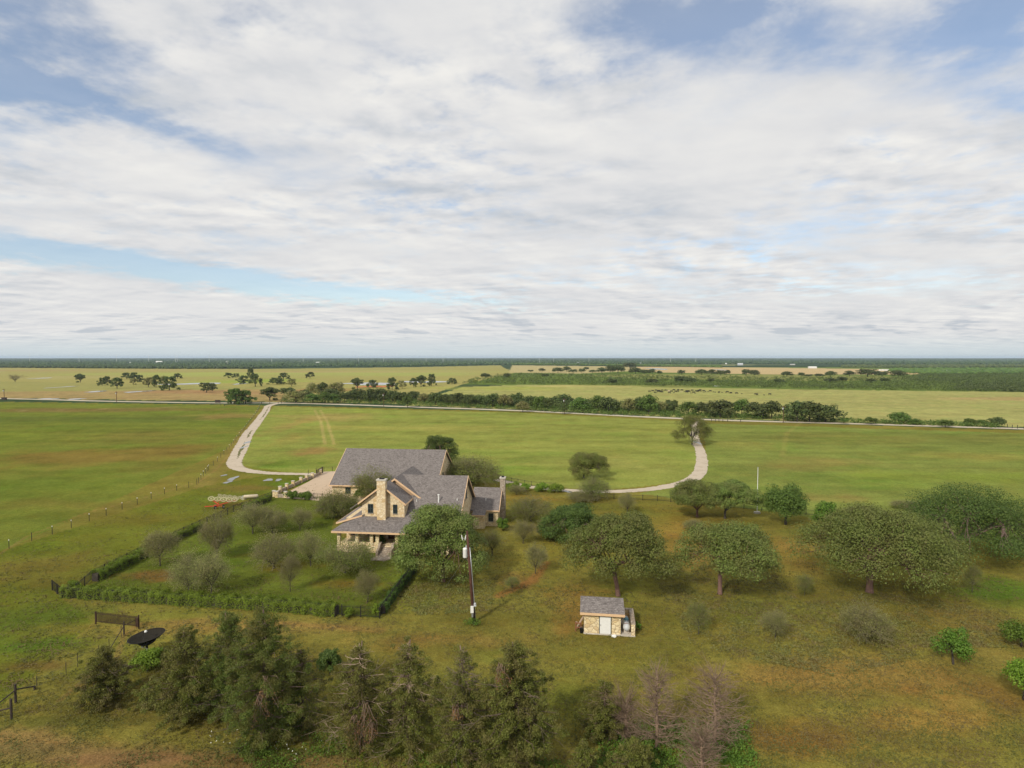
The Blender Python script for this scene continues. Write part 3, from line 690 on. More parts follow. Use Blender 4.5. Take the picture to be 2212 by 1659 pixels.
def make_conifer(W, Hh, seed, leaf=.17, nb=70, per=60, thin=0.0, base=.03, pine=False, deadfrac=.12, topbare=0.0):
    """irregular juniper/pine: whorled drooping boughs, tufts of needles, bare twigs showing"""
    rg = np.random.default_rng(seed); mb, dead = MB(), MB(); Rr = W / 2; tr = .05 + Hh * .012
    spine = [(rg.normal(0, .12) * i / 5, rg.normal(0, .12) * i / 5, Hh * i / 5) for i in range(6)]; spine[0] = (0, 0, -.1)
    mb.tube(spine, [tr * (1.25 - i / 5.2) for i in range(6)], 6)
    C, cr = [], []
    for i in range(nb):
        h = (base + (1 - base) * (i + rg.random()) / nb)
        prof = (math.sin(min(1, (1 - h) * 1.25 + .05) * math.pi / 2) ** 1.0) * (0.80 + .2 * min(1, h * 5)); a = i * 2.399 + rg.uniform(-.4, .4)
        L_ = Rr * prof * rg.uniform(.48, 1.25); p0 = np.array([0, 0, Hh * h * .97]); rise = rg.uniform(-.05, .35) if not pine else rg.uniform(.1, .5)
        e = p0 + np.array([math.cos(a) * L_, math.sin(a) * L_, L_ * rise * .6])
        isdead = rg.random() < deadfrac or h > 1 - topbare
        pts = limb(dead if isdead else mb, p0, e, tr * .30, tr * .07, rg, -.04 if isdead else .03, 4 if isdead else 3, 4, .08)
        if isdead:
            for _ in range(7):
                q = pts[rg.integers(1, 5)]; d = (e - p0) * .28 + rg.normal(0, .12 * L_ + .05, 3); limb(dead, q, q + d, tr * .10, .008, rg, 0, 3, 2)
            if rg.random() < .55: continue
        nt_ = max(2, int(L_ * 2.6))
        for t in np.linspace(.25, 1.0, nt_):
            if rg.random() < thin: continue
            C.append(p0 + (e - p0) * t + rg.normal(0, .10 * Rr, 3) * np.array([1, 1, .6])); cr.append(rg.uniform(.26, .46) * (1.2 - .45 * t) * (W / 4) ** .5)
    C, cr = np.array(C), np.array(cr)
    n = len(C); cnt = np.full(n, per); idx = np.repeat(np.arange(n), cnt); k = len(idx); d = unit(rg, k); d[:, 2] *= .7
    P = C[idx] + d * (cr[idx] * rg.random(k) ** .45)[:, None]; Nn = unit(rg, k) + d * .5 + np.array([0, 0, .25])
    return mb, dead, leaf_quads(P, Nn, leaf, rg, .38 if pine else .5)
def rust_spray(mb, P, top, L_, rg, n=11, width=.26):
    """hanging dead bough: bare forks with rust-brown needles"""
    pts = []
    for i in range(n):
        d = np.array([rg.normal(0, width), rg.normal(0, width * .6) - .15, -1]); d /= np.linalg.norm(d); e = top + d * L_ * rg.uniform(.5, 1)
        limb(mb, top + rg.normal(0, .12, 3), e, .035, .01, rg, 0, 3, 3, .12)
        for t in np.linspace(.35, 1, 5): pts.append(top + (e - top) * t + rg.normal(0, .07, 3))
    T = np.array(pts); idx = np.repeat(np.arange(len(T)), 3); Pq = T[idx] + rg.normal(0, .12, (len(idx), 3))
    return leaf_quads(Pq, unit(rg, len(Pq)), .13, rg, .4)

def plant(kind, trunk_me, crown_me, loc, sc=(1, 1, 1), rz=0.0, label=None, cat='tree', group=None, extra=()):
    o = empty(kind, loc, rz, label, cat, group); o.scale = sc
    if trunk_me: link('trunk', trunk_me, o)
    if crown_me: link('crown', crown_me, o)
    for n_, me_ in extra:
        if me_: link(n_, me_, o)
    return o
def mb_mesh(mb, name, m):
    me = bpy.data.meshes.new(name); me.from_pydata(mb.v, [], mb.f); me.materials.append(m); me.update()
    me.polygons.foreach_set('use_smooth', np.ones(len(me.polygons), dtype=bool)); return me

def scatter_bushes(name, poly, n, rad, leaf, per, m, seed, kind='stuff', hfac=.8, maxsize=None, dens='screen'):
    """ground cover nobody could count: low leafy mounds over a polygon"""
    rg = np.random.default_rng(seed); P2 = np.array(poly, float); lo, hi = P2.min(0), P2.max(0); pts = []
    while len(pts) < n:
        q = rg.uniform(lo, hi, (n * 3, 2)); k = inside(P2, q[:, 0], q[:, 1]); pts.extend(q[k][: n - len(pts)])
    G = np.array([at(x, y) for x, y in pts]); r = rg.uniform(rad[0], rad[1], n) * np.maximum(1, G[:, 1] / 900.)
    C = G.copy(); C[:, 2] = r * hfac * .45
    V, F_ = clump_leaves(C, r, per, leaf, rg, up=.5, flat=hfac)
    return tag(link(name, mesh_np(name, V, F_, [m])), kind=kind)
def ico():
    t = (1 + 5 ** .5) / 2
    v = np.array([(-1, t, 0), (1, t, 0), (-1, -t, 0), (1, -t, 0), (0, -1, t), (0, 1, t), (0, -1, -t), (0, 1, -t), (t, 0, -1), (t, 0, 1), (-t, 0, -1), (-t, 0, 1)], float)
    f = np.array([(0, 11, 5), (0, 5, 1), (0, 1, 7), (0, 7, 10), (0, 10, 11), (1, 5, 9), (5, 11, 4), (11, 10, 2), (10, 7, 6), (7, 1, 8), (3, 9, 4), (3, 4, 2), (3, 2, 6), (3, 6, 8), (3, 8, 9), (4, 9, 5), (2, 4, 11), (6, 2, 10), (8, 6, 7), (9, 8, 1)])
    return v / np.linalg.norm(v[0]), f
def scatter_crowns(name, poly, n, size, hgt, m, seed):
    """a far-off wood: thousands of lumpy crowns a pixel or two across"""
    rg = np.random.default_rng(seed); P2 = np.array(poly, float); lo, hi = P2.min(0), P2.max(0); pts = []
    while len(pts) < n:
        q = rg.uniform(lo, hi, (n * 3, 2)); k = inside(P2, q[:, 0], q[:, 1]); pts.extend(q[k][: n - len(pts)])
    G = np.array([at(x, y) for x, y in pts]); v, f = ico(); s = rg.uniform(size[0], size[1], n) * np.maximum(1, G[:, 1] / 2600.); h = rg.uniform(hgt[0], hgt[1], n)
    vv = v[None] * (1 + rg.normal(0, .16, (n, 12, 1))); vv = vv * np.stack([s, s, h * .62], 1)[:, None, :]; vv += G[:, None, :]; vv[:, :, 2] += (h * .42)[:, None]
    F_ = f[None] + (np.arange(n) * 12)[:, None, None]
    return tag(link(name, mesh_np(name, vv.reshape(-1, 3), F_.reshape(-1, 3), [m])), kind='stuff')

# ---------------------------------------------------------------- the stone house
def rake(mb, p0, p1, dz=.30, th=.09, axis='y'):
    """sloping trim board under a roof edge from p0 to p1"""
    p0, p1 = np.array(p0, float), np.array(p1, float); o = np.array([0, th, 0]) if axis == 'y' else np.array([th, 0, 0]); d = np.array([0, 0, -dz])
    mb.add([p0, p1, p1 + d, p0 + d, p0 + o, p1 + o, p1 + d + o, p0 + d + o], [(0, 1, 2, 3), (7, 6, 5, 4), (0, 4, 5, 1), (1, 5, 6, 2), (2, 6, 7, 3), (3, 7, 4, 0)])
def window(parent, u0, u1, z0, z1, w, axis='y', sgn=-1, bars=(1, 1)):
    """frame + pane, standing a little proud of the wall. axis y: wall faces -w; axis x: wall faces +u at u=w"""
    f = MB(); g = MB(); t = .07
    def bx(mb, a0, a1, c0, c1, d0, d1):
        if axis == 'y': mb.box(a0, a1, w + sgn * d1, w + sgn * d0, c0, c1)
        else: mb.box(w + sgn * d0 if sgn > 0 else w + sgn * d1, w + sgn * d1 if sgn > 0 else w + sgn * d0, a0, a1, c0, c1)
    bx(f, u0 - t, u0, z0 - t, z1 + t, .003, .07); bx(f, u1, u1 + t, z0 - t, z1 + t, .003, .07); bx(f, u0, u1, z0 - t, z0, .003, .068); bx(f, u0, u1, z1, z1 + t, .003, .068)
    bx(f, u0, u1, (z0 + z1) / 2 - .025, (z0 + z1) / 2 + .025, .03, .062)
    for i in range(bars[0]):
        c = u0 + (u1 - u0) * (i + 1) / (bars[0] + 1); bx(f, c - .02, c + .02, z0, z1, .03, .06)
    bx(g, u0, u1, z0, z1, .004, .03)
    fo = f.build('window', M['window_frame'], parent); g.build('pane', M['glass'], fo); 
    s = MB(); bx(s, u0 - .12, u1 + .12, z0 - t - .10, z0 - t - .002, .003, .14); s.build('sill', M['stone_grey'], fo)
    return fo

house = empty('house', (-30, 95, 0), R(-6), 'sprawling cream limestone house with grey shingle gables and a front porch', 'house')
S, SS, TR = M['shingle'], M['shingle_side'], M['trim']
# --- back wing (long low building behind)
a = MB(); a.slab([(-15.6, 38, 3.0), (9.2, 38, 3.0), (9.2, 48.6, 9.8), (-15.6, 48.6, 9.8)], .2); a.slab([(9.2, 59.2, 3.0), (-15.6, 59.2, 3.0), (-15.6, 48.6, 9.8), (9.2, 48.6, 9.8)], .2)
a.build('back_wing_roof', S, house)
a = MB(); a.box(-15.2, 8.8, 38.7, 58.5, 0, 3.15)
for u0, u1 in ((8.5, 8.8), (-15.2, -14.9)): a.prism([(38.75, 3.15), (58.45, 3.15), (48.6, 9.5)], 'x', u0, u1)
bw = a.build('back_wing_wall', M['stone'], house)
a = MB(); a.box(-15.6, 9.2, 37.91, 37.99, 2.74, 3.0)
rake(a, (9.21, 38, 3.0), (9.21, 48.6, 9.8), axis='x'); rake(a, (9.21, 59.2, 3.0), (9.21, 48.6, 9.8), axis='x'); rake(a, (-15.7, 38, 3.0), (-15.7, 48.6, 9.8), axis='x')
a.build('back_wing_trim', TR, house)
for u in (-12, -8, -4, .5): window(house, u, u + 1.1, 1.0, 2.3, 38.7)
window(house, 46, 47, 3.4, 4.7, 8.8, 'x', 1)
# --- link between the back wing and the main block
a = MB(); a.slab([(2.0, 16, 6.5), (2.0, 43.4, 6.5), (-2.2, 43.4, 3.5), (-2.2, 16, 3.5)], .18); a.slab([(2.0, 43.4, 6.5), (2.0, 16, 6.5), (6.4, 16, 3.5), (6.4, 43.4, 3.5)], .18); a.build('link_roof', SS, house)
a = MB(); a.box(-1.6, 5.8, 20.0, 38.65, 0, 3.9); a.build('link_wall', M['stone'], house)
# --- main block: ridge along the front, broken pitch down over the porch
a = MB(); a.slab([(8.4, 7.0, 5.25), (20.7, 7.0, 5.25), (20.7, 14.2, 10.62), (8.4, 14.2, 10.62)], .2); a.slab([(20.7, 22.6, 4.35), (8.4, 22.6, 4.35), (8.4, 14.2, 10.62), (20.7, 14.2, 10.62)], .2)
a.slab([(.3, 1.4, 3.6), (20.7, 1.4, 3.6), (20.7, 7.0, 5.27), (4.6, 7.0, 5.27)], .16)
mr = a.build('main_roof', S, house)
a = MB(); a.slab([(.3, 1.4, 3.6), (4.6, 7.0, 5.27), (.3, 7.0, 3.6)], .14)
a.slab([(-.62, 5.75, 3.78), (4.3, 5.75, 5.33), (4.3, 17.2, 5.33), (-.62, 17.2, 3.78)], .16); a.build('side_porch_roof', SS, house)
a = MB(); rake(a, (-.62, 5.66, 3.80), (4.0, 5.66, 5.26), .28); a.box(-.70, -.63, 5.75, 17.2, 3.55, 3.78)
a.box(.3, 20.7, 1.31, 1.39, 3.33, 3.62); rake(a, (20.71, 1.4, 3.6), (20.71, 7.0, 5.27), axis='x'); rake(a, (20.71, 7.0, 5.25), (20.71, 14.2, 10.62), .34, axis='x'); rake(a, (20.71, 22.6, 4.35), (20.71, 14.2, 10.62), .34, axis='x')
a.build('roof_trim', TR, house)
a = MB(); a.box(1.0, 20.2, 6.2, 22.0, 0, 4.55); a.prism([(6.3, 4.55), (21.9, 4.55), (20.9, 5.3), (14.2, 10.3), (7.2, 5.1)], 'x', 19.9, 20.2)
mw = a.build('main_wall', M['stone'], house)
window(house, 12.7, 13.5, 6.4, 8.3, 20.2, 'x', 1, (0, 1)); window(house, 14.6, 15.4, 6.4, 8.3, 20.2, 'x', 1, (0, 1)); window(house, 9.0, 10.0, 2.2, 3.8, 20.2, 'x', 1)
for u in (1.9, 4.8, 11.4, 14.2, 17.2): window(house, u, u + 1.3, 1.75, 3.3, 6.2)
d = MB(); d.box(8.35, 9.5, 6.10, 6.19, 1.13, 3.3); do = d.build('door', simple('door_wood', (.12, .055, .03), .5), house)
d = MB(); d.box(9.30, 9.38, 6.04, 6.09, 2.1, 2.25); d.build('handle', M['galv'], do)
# gable behind the dormer
a = MB(); a.slab([(8.4, 9.9, 10.72), (8.4, 22.0, 10.72), (3.9, 22.0, 7.48), (3.9, 9.9, 7.48)], .2); a.slab([(8.4, 22.0, 10.72), (8.4, 9.9, 10.72), (13.7, 9.9, 6.95), (13.7, 22.0, 6.95)], .2); a.build('cross_roof', SS, house)
a = MB(); rake(a, (8.4, 9.80, 10.74), (13.75, 9.80, 6.93), .34); rake(a, (8.4, 9.80, 10.74), (3.9, 9.80, 7.5), .34); a.build('cross_trim', TR, house)
a = MB(); a.box(4.3, 4.5, 10.3, 21.9, 4.6, 7.4); a.build('cross_wall', M['stone'], house)
a = MB(); a.prism([(4.4, 7.3), (13.2, 7.0), (8.4, 10.4)], 'y', 10.3, 10.5); a.build('cross_gable', M['soffit'], house)
# --- front dormer gable with chimney
a = MB(); a.box(3.85, 11.25, 5.95, 10.2, 4.3, 7.2); a.prism([(3.86, 7.2), (11.24, 7.2), (7.53, 10.12)], 'y', 5.96, 6.2); dg = a.build('dormer_wall', M['stone'], house)
a = MB(); a.slab([(7.53, 5.4, 10.45), (7.53, 10.6, 10.45), (3.4, 10.6, 7.35), (3.4, 5.4, 7.35)], .17); a.slab([(7.53, 10.6, 10.45), (7.53, 5.4, 10.45), (11.66, 5.4, 7.35), (11.66, 10.6, 7.35)], .17); a.build('dormer_roof', SS, house)
a = MB(); rake(a, (3.4, 5.30, 7.37), (7.53, 5.30, 10.47), .30); rake(a, (7.53, 5.30, 10.47), (11.66, 5.30, 7.37), .30); a.box(11.67, 11.74, 5.4, 10.4, 7.10, 7.34); a.box(3.32, 3.39, 5.4, 10.4, 7.10, 7.34); a.build('dormer_trim', TR, house)
a = MB(); a.box(11.26, 11.66, 5.5, 10.2, 7.02, 7.08); a.build('dormer_soffit', M['soffit'], house)
window(house, 4.98, 5.78, 5.62, 7.02, 5.95); window(house, 9.36, 9.98, 5.62, 7.02, 5.95)
a = MB(); a.box(6.82, 8.30, 4.95, 5.94, 4.5, 11.30); ch = a.build('chimney', M['stone'], house)
a = MB(); a.box(6.72, 8.40, 4.85, 6.06, 11.30, 11.52); a.build('chimney_cap', M['concrete'], ch)
a = MB(); a.box(7.2, 7.95, 5.15, 5.75, 11.52, 11.68); a.build('flue', M['dark_cloth'], ch)
# --- porch
a = MB(); a.box(.9, 8.1, 2.15, 6.15, 0, 1.10); a.box(8.1, 10.7, 2.4, 6.15, 0, 1.10); a.box(10.7, 19.9, 2.15, 6.15, 0, 1.10); a.build('porch_floor', M['stone'], house)
for u in (.95, 4.05, 6.5, 8.0 - .52, 10.75, 13.6, 16.5, 19.3):
    c = MB(); c.box(u, u + .52, 2.2, 2.72, 1.11, 3.22); c.build('porch_column', M['stone_small'], house)
a = MB(); a.box(.9, 19.95, 2.28, 2.60, 3.23, 3.42); a.build('porch_beam', TR, house)
a = MB()
for u0, u1 in ((1.5, 4.0), (4.6, 6.45), (7.05, 7.45)): a.box(u0, u1, 2.35, 2.6, 1.11, 1.62)
a.build('porch_rail', M['stone_small'], house)
st = MB()
for k in range(6): st.box(8.55, 10.35, 2.38 - .42 * (k + 1), 2.38 - .42 * k - .002, 0, 1.08 - .17 * (k + 1) + .02)
st.build('steps', M['stone_grey'], house)
for u0, u1 in ((8.15, 8.53), (10.37, 10.75)):
    c = MB(); c.prism([(2.38, 0), (2.38, 1.75), (1.6, 1.75), (1.2, 1.2), (.2, 1.0), (.1, 0)], 'x', u0, u1); c.build('step_wall', M['stone_grey'], house)
c = MB(); c.prism([(7.9, -1.55), (10.2, -1.6), (11.0, -.5), (10.8, .1), (8.4, .05), (7.7, -.7)], 'z', .0, .10); c.build('flagstone_landing', M['stone_grey'], house)
a = MB(); a.tube([(16.4, 9.23, 6.7), (16.4, 9.23, 8.1)], .12, 10); a.tube([(16.4, 9.23, 8.1), (16.4, 9.23, 8.25)], .19, 10); a.build('vent_pipe', M['white_paint'], house)
for u, w, z in ((12.55, 9.2, 6.9), (19.6, 9.6, 7.15), (22.9, 21.0, 4.6)):
    a = MB(); a.tube([(u, w, z - .2), (u, w, z + .35)], .07, 8); a.build('vent_pipe', M['white_paint'], house)
# --- right wing with its own chimney
a = MB(); a.slab([(20.2, 19.0, 3.12), (25.7, 19.0, 3.12), (25.7, 23.6, 6.5), (20.2, 23.6, 6.5)], .18); a.slab([(25.7, 28.2, 3.12), (20.2, 28.2, 3.12), (20.2, 23.6, 6.5), (25.7, 23.6, 6.5)], .18); a.slab([(20.8, 17.2, 2.62), (23.3, 17.2, 2.62), (23.3, 19.0, 3.14), (20.8, 19.0, 3.14)], .14); a.build('right_wing_roof', S, house)
a = MB(); a.box(20.3, 25.4, 19.4, 27.8, 0, 3.2); a.prism([(19.45, 3.2), (27.75, 3.2), (23.6, 6.25)], 'x', 25.1, 25.4); a.box(21.0, 23.1, 17.5, 19.38, 0, 2.6); a.build('right_wing_wall', M['stone_small'], house)
a = MB(); a.box(20.8, 25.7, 18.92, 18.99, 2.88, 3.12); rake(a, (25.71, 19.0, 3.12), (25.71, 23.6, 6.5), axis='x'); a.box(20.8, 23.3, 17.12, 17.19, 2.42, 2.62); a.build('right_wing_trim', TR, house)
a = MB(); a.box(25.42, 26.35, 22.7, 24.5, 0, 4.6); a.box(25.42, 26.35, 23.0, 24.2, 4.6, 8.35); c2 = a.build('chimney', M['stone_grey'], house)
a = MB(); a.box(25.3, 26.45, 22.9, 24.3, 8.36, 8.58); a.build('chimney_cap', M['concrete'], c2)
a = MB(); a.box(25.65, 26.1, 23.3, 23.9, 8.58, 8.8); a.build('flue', M['dark_cloth'], c2)
window(house, 23.7, 24.5, 1.0, 2.4, 19.4)

# ---------------------------------------------------------------- the well house
shed = empty('shed', (8.37, 67.80, 0), R(-7.9), 'small cream stone shed with white door and grey shingle roof', 'shed')
a = MB(); a.box(0, 4.15, 0, 3.5, .12, 2.5); a.prism([(.01, 2.5), (3.49, 2.5), (1.75, 3.45)], 'x', 0.01, .25); a.prism([(.01, 2.5), (3.49, 2.5), (1.75, 3.45)], 'x', 3.9, 4.14); a.build('wall', M['stone_small'], shed)
a = MB(); a.slab([(-.48, -.35, 2.62), (4.62, -.35, 2.62), (4.50, 1.75, 3.72), (-.48, 1.75, 3.72)], .14); a.slab([(4.62, 3.85, 2.62), (-.48, 3.85, 2.62), (-.48, 1.75, 3.72), (4.50, 1.75, 3.72)], .14); a.build('roof', S, shed)
a = MB(); a.box(-.48, 4.62, -.43, -.36, 2.36, 2.63); a.build('fascia', TR, shed)
a = MB(); a.box(-.08, 5.8, -.10, 4.4, 0, .115); a.build('plinth', M['concrete'], shed)
a = MB(); a.box(1.78, 3.02, -.05, -.003, .14, 2.16); do = a.build('door', M['white_paint'], shed)
a = MB(); a.box(1.70, 1.775, -.07, -.004, .14, 2.24); a.box(3.025, 3.10, -.07, -.004, .14, 2.24); a.box(1.775, 3.025, -.07, -.004, 2.165, 2.24); a.build('door_frame', M['window_frame'], do)
a = MB(); a.box(1.84, 1.92, -.11, -.052, 1.1, 1.22); a.build('handle', M['galv'], do)
a = MB(); a.box(5.36, 5.78, -.05, 4.3, .12, 1.42); a.box(4.16, 5.35, 4.0, 4.3, .12, 1.42); sw = a.build('side_wall', M['stone_small'], shed)
a = MB(); a.box(5.32, 5.82, -.09, 4.34, 1.425, 1.50); a.box(4.16, 5.31, 3.96, 4.34, 1.425, 1.50); a.build('coping', M['stone_grey'], sw)
def shed_at(u, w, z=0): return tuple(shed.matrix_basis @ Vector((u, w, z)))
def flush(): bpy.context.view_layer.update()
tank = empty('propane_tank', Matrix.Translation((8.37, 67.8, 0)) @ Matrix.Rotation(R(-7.9), 4, 'Z') @ Vector((4.86, 1.62, .12)), R(-7.9), 'grey horizontal gas tank between the shed and its low side wall', 'gas tank')
a = MB(); prof = [(-1.45, .02), (-1.42, .17), (-1.33, .30), (-1.18, .39), (-1.0, .42), (1.0, .42), (1.18, .39), (1.33, .30), (1.42, .17), (1.45, .02)]
a.tube([(0, y, .66) for y, r in prof], [r for y, r in prof], 22); tb = a.build('tank', M['grey_paint'], tank, smooth=True)
a = MB(); a.lathe([(.30, -.04), (.30, .14), (.25, .20), (.001, .22)], 18, (0, .10, 1.06)); a.build('lid', M['blue_paint'], tank, smooth=True)
for y in (-.85, .85): MB().box(-.3, .3, y - .08, y + .08, 0, .32).build('foot', M['concrete'], tank)
a = MB()
for i in range(8):
    q0, q1 = R(40 + i * 12), R(52 + i * 12); r_ = .428
    a.add([(r_ * math.cos(q0), -.98 + .03 * math.sin(i), .66 + r_ * math.sin(q0)), (r_ * math.cos(q1), -.98 + .03 * math.sin(i + 1), .66 + r_ * math.sin(q1)), (r_ * math.cos(q1), -.84, .66 + r_ * math.sin(q1)), (r_ * math.cos(q0), -.84, .66 + r_ * math.sin(q0))], [(0, 1, 2, 3)])
a.build('stripe', M['rust'], tank)
SM = Matrix.Translation((8.37, 67.8, 0)) @ Matrix.Rotation(R(-7.9), 4, 'Z')
bk = empty('bucket', SM @ Vector((-.32, .15, 0)), 0, 'black plastic bucket against the left corner of the shed', 'bucket')
a = MB(); a.lathe([(.001, 0), (.17, 0), (.21, .52), (.225, .53), (.20, .53), (.165, .08), (.001, .08)], 18); a.build('pail', M['dark_cloth'], bk, smooth=True)
a = MB(); a.tube([(-.21, 0, .5), (-.15, 0, .66), (0, 0, .72), (.15, 0, .66), (.21, 0, .5)], .012, 5); a.build('handle', M['galv'], bk)
wp = empty('wooden_frame', SM @ Vector((-1.0, .45, 0)), R(-7.9), 'rusty brown wooden frame standing left of the shed', 'wooden frame')
for x in (0, .62):
    a = MB(); a.box(x - .05, x + .05, -.05, .05, 0, 1.05); a.build('post', M['rust'], wp)
for z in (.42, .92):
    a = MB(); a.box(.051, .569, -.03, .03, z, z + .12); a.build('rail', M['rust'], wp)
lg = empty('log', SM @ Vector((-.42, 1.3, 0)), R(-7.9), 'pale log leaning on the left wall of the shed', 'log')
a = MB(); a.tube([(-.45, 0, .0), (-.2, .02, .5), (.08, .05, 1.0), (.33, .08, 1.45)], [.13, .12, .13, .10], 9); a.build('stem', M['pale_wood'], lg, smooth=True)
a = MB(); a.tube([(-.2, .02, .5), (-.45, 0, .72), (-.62, 0, .76)], [.06, .05, .03], 7); a.build('stub', M['pale_wood'], lg, smooth=True)
import bmesh
bmr = bmesh.new(); bmesh.ops.create_icosphere(bmr, subdivisions=3, radius=1)
rg0 = random.Random(5)
from mathutils import noise as mnoise
for v in bmr.verts:
    k = 1 + .22 * mnoise.noise(v.co * 1.7); v.co = Vector((v.co.x * .30 * k, v.co.y * .20 * k, max(v.co.z * .20 * k, -.10)))
rk = bpy.data.meshes.new('rock'); bmr.to_mesh(rk); bmr.free(); rk.materials.append(M['white_paint'])
tag(link('rock', rk, None, SM @ Vector((3.42, -.42, .10))), 'white painted rock on the grass right of the shed door', 'rock')

# ---------------------------------------------------------------- power pole
b0, pt_ = at(1023.5, 1345), None
pole = empty('utility_pole', tuple(b0), 0, 'tall reddish wooden power pole with a white transformer can beside the big oak', 'utility pole')
TOPX = -.78; PH = 11.2
def pp(h, dx=0, dy=0): return (TOPX * h / PH + dx, dy, h)
a = MB(); a.tube([pp(-.1), pp(PH / 2), pp(PH)], [.20, .165, .125], 12); a.build('pole', M['creosote'], pole, smooth=True)
a = MB(); a.tube([pp(.15, .24, -.02), pp(3, .24, -.02), pp(6, .22, -.02), pp(9.2, .19, -.02)], .05, 8); a.build('conduit', M['galv'], pole, smooth=True)
x0 = pp(8.5)[0]
a = MB(); a.lathe([(.001, 0), (.25, .0), (.27, .05), (.27, 1.02), (.28, 1.05), (.22, 1.14), (.001, 1.18)], 20, (x0 - .42, -.05, 8.0)); tf = a.build('transformer', M['white_paint'], pole, smooth=True)
a = MB(); a.lathe([(.06, 0), (.075, .05), (.05, .1), (.075, .15), (.05, .2), (.06, .3), (.001, .34)], 10, (x0 - .30, -.05, 9.15)); a.build('bushing', M['grey_paint'], tf)
for z_ in (8.2, 8.8): MB().box(x0 - .16, x0 - .02, -.1, 0, z_, z_ + .1).build('bracket', M['galv'], tf)
a = MB(); a.tube([(x0 - .05, 0, 10.2), (x0 - .75, -.05, 10.35)], .035, 6); a.build('cutout_arm', M['galv'], pole)
for dx, tl in ((-.72, -.12), (-.42, .10)):
    a = MB(); a.tube([(x0 + dx, -.06, 10.10), (x0 + dx + tl * .5, -.06, 10.4), (x0 + dx + tl, -.06, 10.72)], [.045, .065, .045], 8); a.build('fuse_cutout', M['white_paint'], pole)
a = MB(); a.box(-.36, .0, -.42, -.21, 1.35, 2.15); a.build('meter_box', M['white_paint'], pole)
a = MB(); a.box(-.24, -.04, -.38, -.21, .82, 1.20); a.build('breaker_box', M['galv'], pole)
a = MB(); a.lathe([(.001, 0), (.13, 0), (.13, .14), (.001, .16)], 12, (.16, -.22, 2.35)); a.box(.02, .3, -.3, -.12, 2.1, 2.34); a.build('weather_head', M['grey_paint'], pole)
g2 = at(962, 1269); a = MB(); a.tube([pp(8.6), tuple(np.array([g2[0] - b0[0], g2[1] - b0[1], 0]))], .014, 4); a.build('guy_wire', M['galv'], pole)

# ---------------------------------------------------------------- satellite dish
db = at(318, 1421)
dish = empty('satellite_dish', tuple(db), 0, 'large black mesh satellite dish on a pole in a clump of bush', 'satellite dish')
a = MB(); a.tube([(0, 0, 0), (0, 0, 1.35)], .11, 12); a.build('pole', M['dark_cloth'], dish)
a = MB(); a.tube([(.10, -.13, .1), (.10, -.13, 1.0)], .05, 8); a.build('conduit', M['white_paint'], dish)
DM = Matrix.Translation((0, .10, 1.75)) @ Matrix.Rotation(R(-7), 4, 'Y') @ Matrix.Rotation(R(1), 4, 'X') @ Matrix.Scale(.94, 4)
def dtrans(o): o.matrix_basis = DM; return o
a = MB(); prof = [(1.86 * t, .66 * t * t) for t in np.linspace(.02, 1, 11)]; prof2 = [(r, z + .03) for r, z in prof][::-1]
a.lathe(prof + prof2, 40); a.v = [(x, y * .98, z) for x, y, z in a.v]
dm, dnt, db_ = new_mat('dish_mesh'); dc = mix_rgb(dnt, rng_(dnt, nz(dnt, 14, 3, .7), .3, .7), (.014, .012, .010), (.040, .036, .028)); dnt.links.new(dc, db_.inputs['Base Color']); db_.inputs['Roughness'].default_value = 1; db_.inputs['Specular IOR Level'].default_value = .05; M['dish'] = dm
rf = dtrans(a.build('reflector', dm, dish, smooth=True))
a = MB(); n = 40; a.tube([(1.87 * math.cos(2 * math.pi * k / n), 1.83 * math.sin(2 * math.pi * k / n), .675) for k in range(n + 1)], .028, 6, cap=False); a.build('rim', M['iron'], rf)
a = MB()
for k in range(12):
    q = 2 * math.pi * k / 12; a.tube([(1.84 * t * math.cos(q), 1.80 * t * math.sin(q), .64 * t * t - .03) for t in (.1, .4, .7, 1)], .022, 5)
a.build('ribs', M['iron'], rf)
a = MB(); a.lathe([(.001, -.38), (.45, -.34), (.85, -.10), (.95, .10), (.80, .11), (.001, .0)], 18); a.build('hub', M['dark_cloth'], rf, smooth=True)
a = MB()
for k in range(3):
    q = 2 * math.pi * k / 3 + .6; a.tube([(1.0 * math.cos(q), 1.0 * math.sin(q), .17), (.07 * math.cos(q), .07 * math.sin(q), 1.15)], .016, 5)
a.build('feed_arms', M['iron'], rf)
a = MB(); a.lathe([(.001, 0), (.13, 0), (.15, .1), (.11, .22), (.001, .25)], 14, (0, 0, 1.05)); a.build('feed', M['white_paint'], rf, smooth=True)
a = MB(); a.box(-.35, -.1, -.45, -.25, 1.32, 1.5); a.tube([(-.3, -.3, 1.4), (.35, -.4, 1.15)], .04, 6); a.build('actuator', M['galv'], dish)

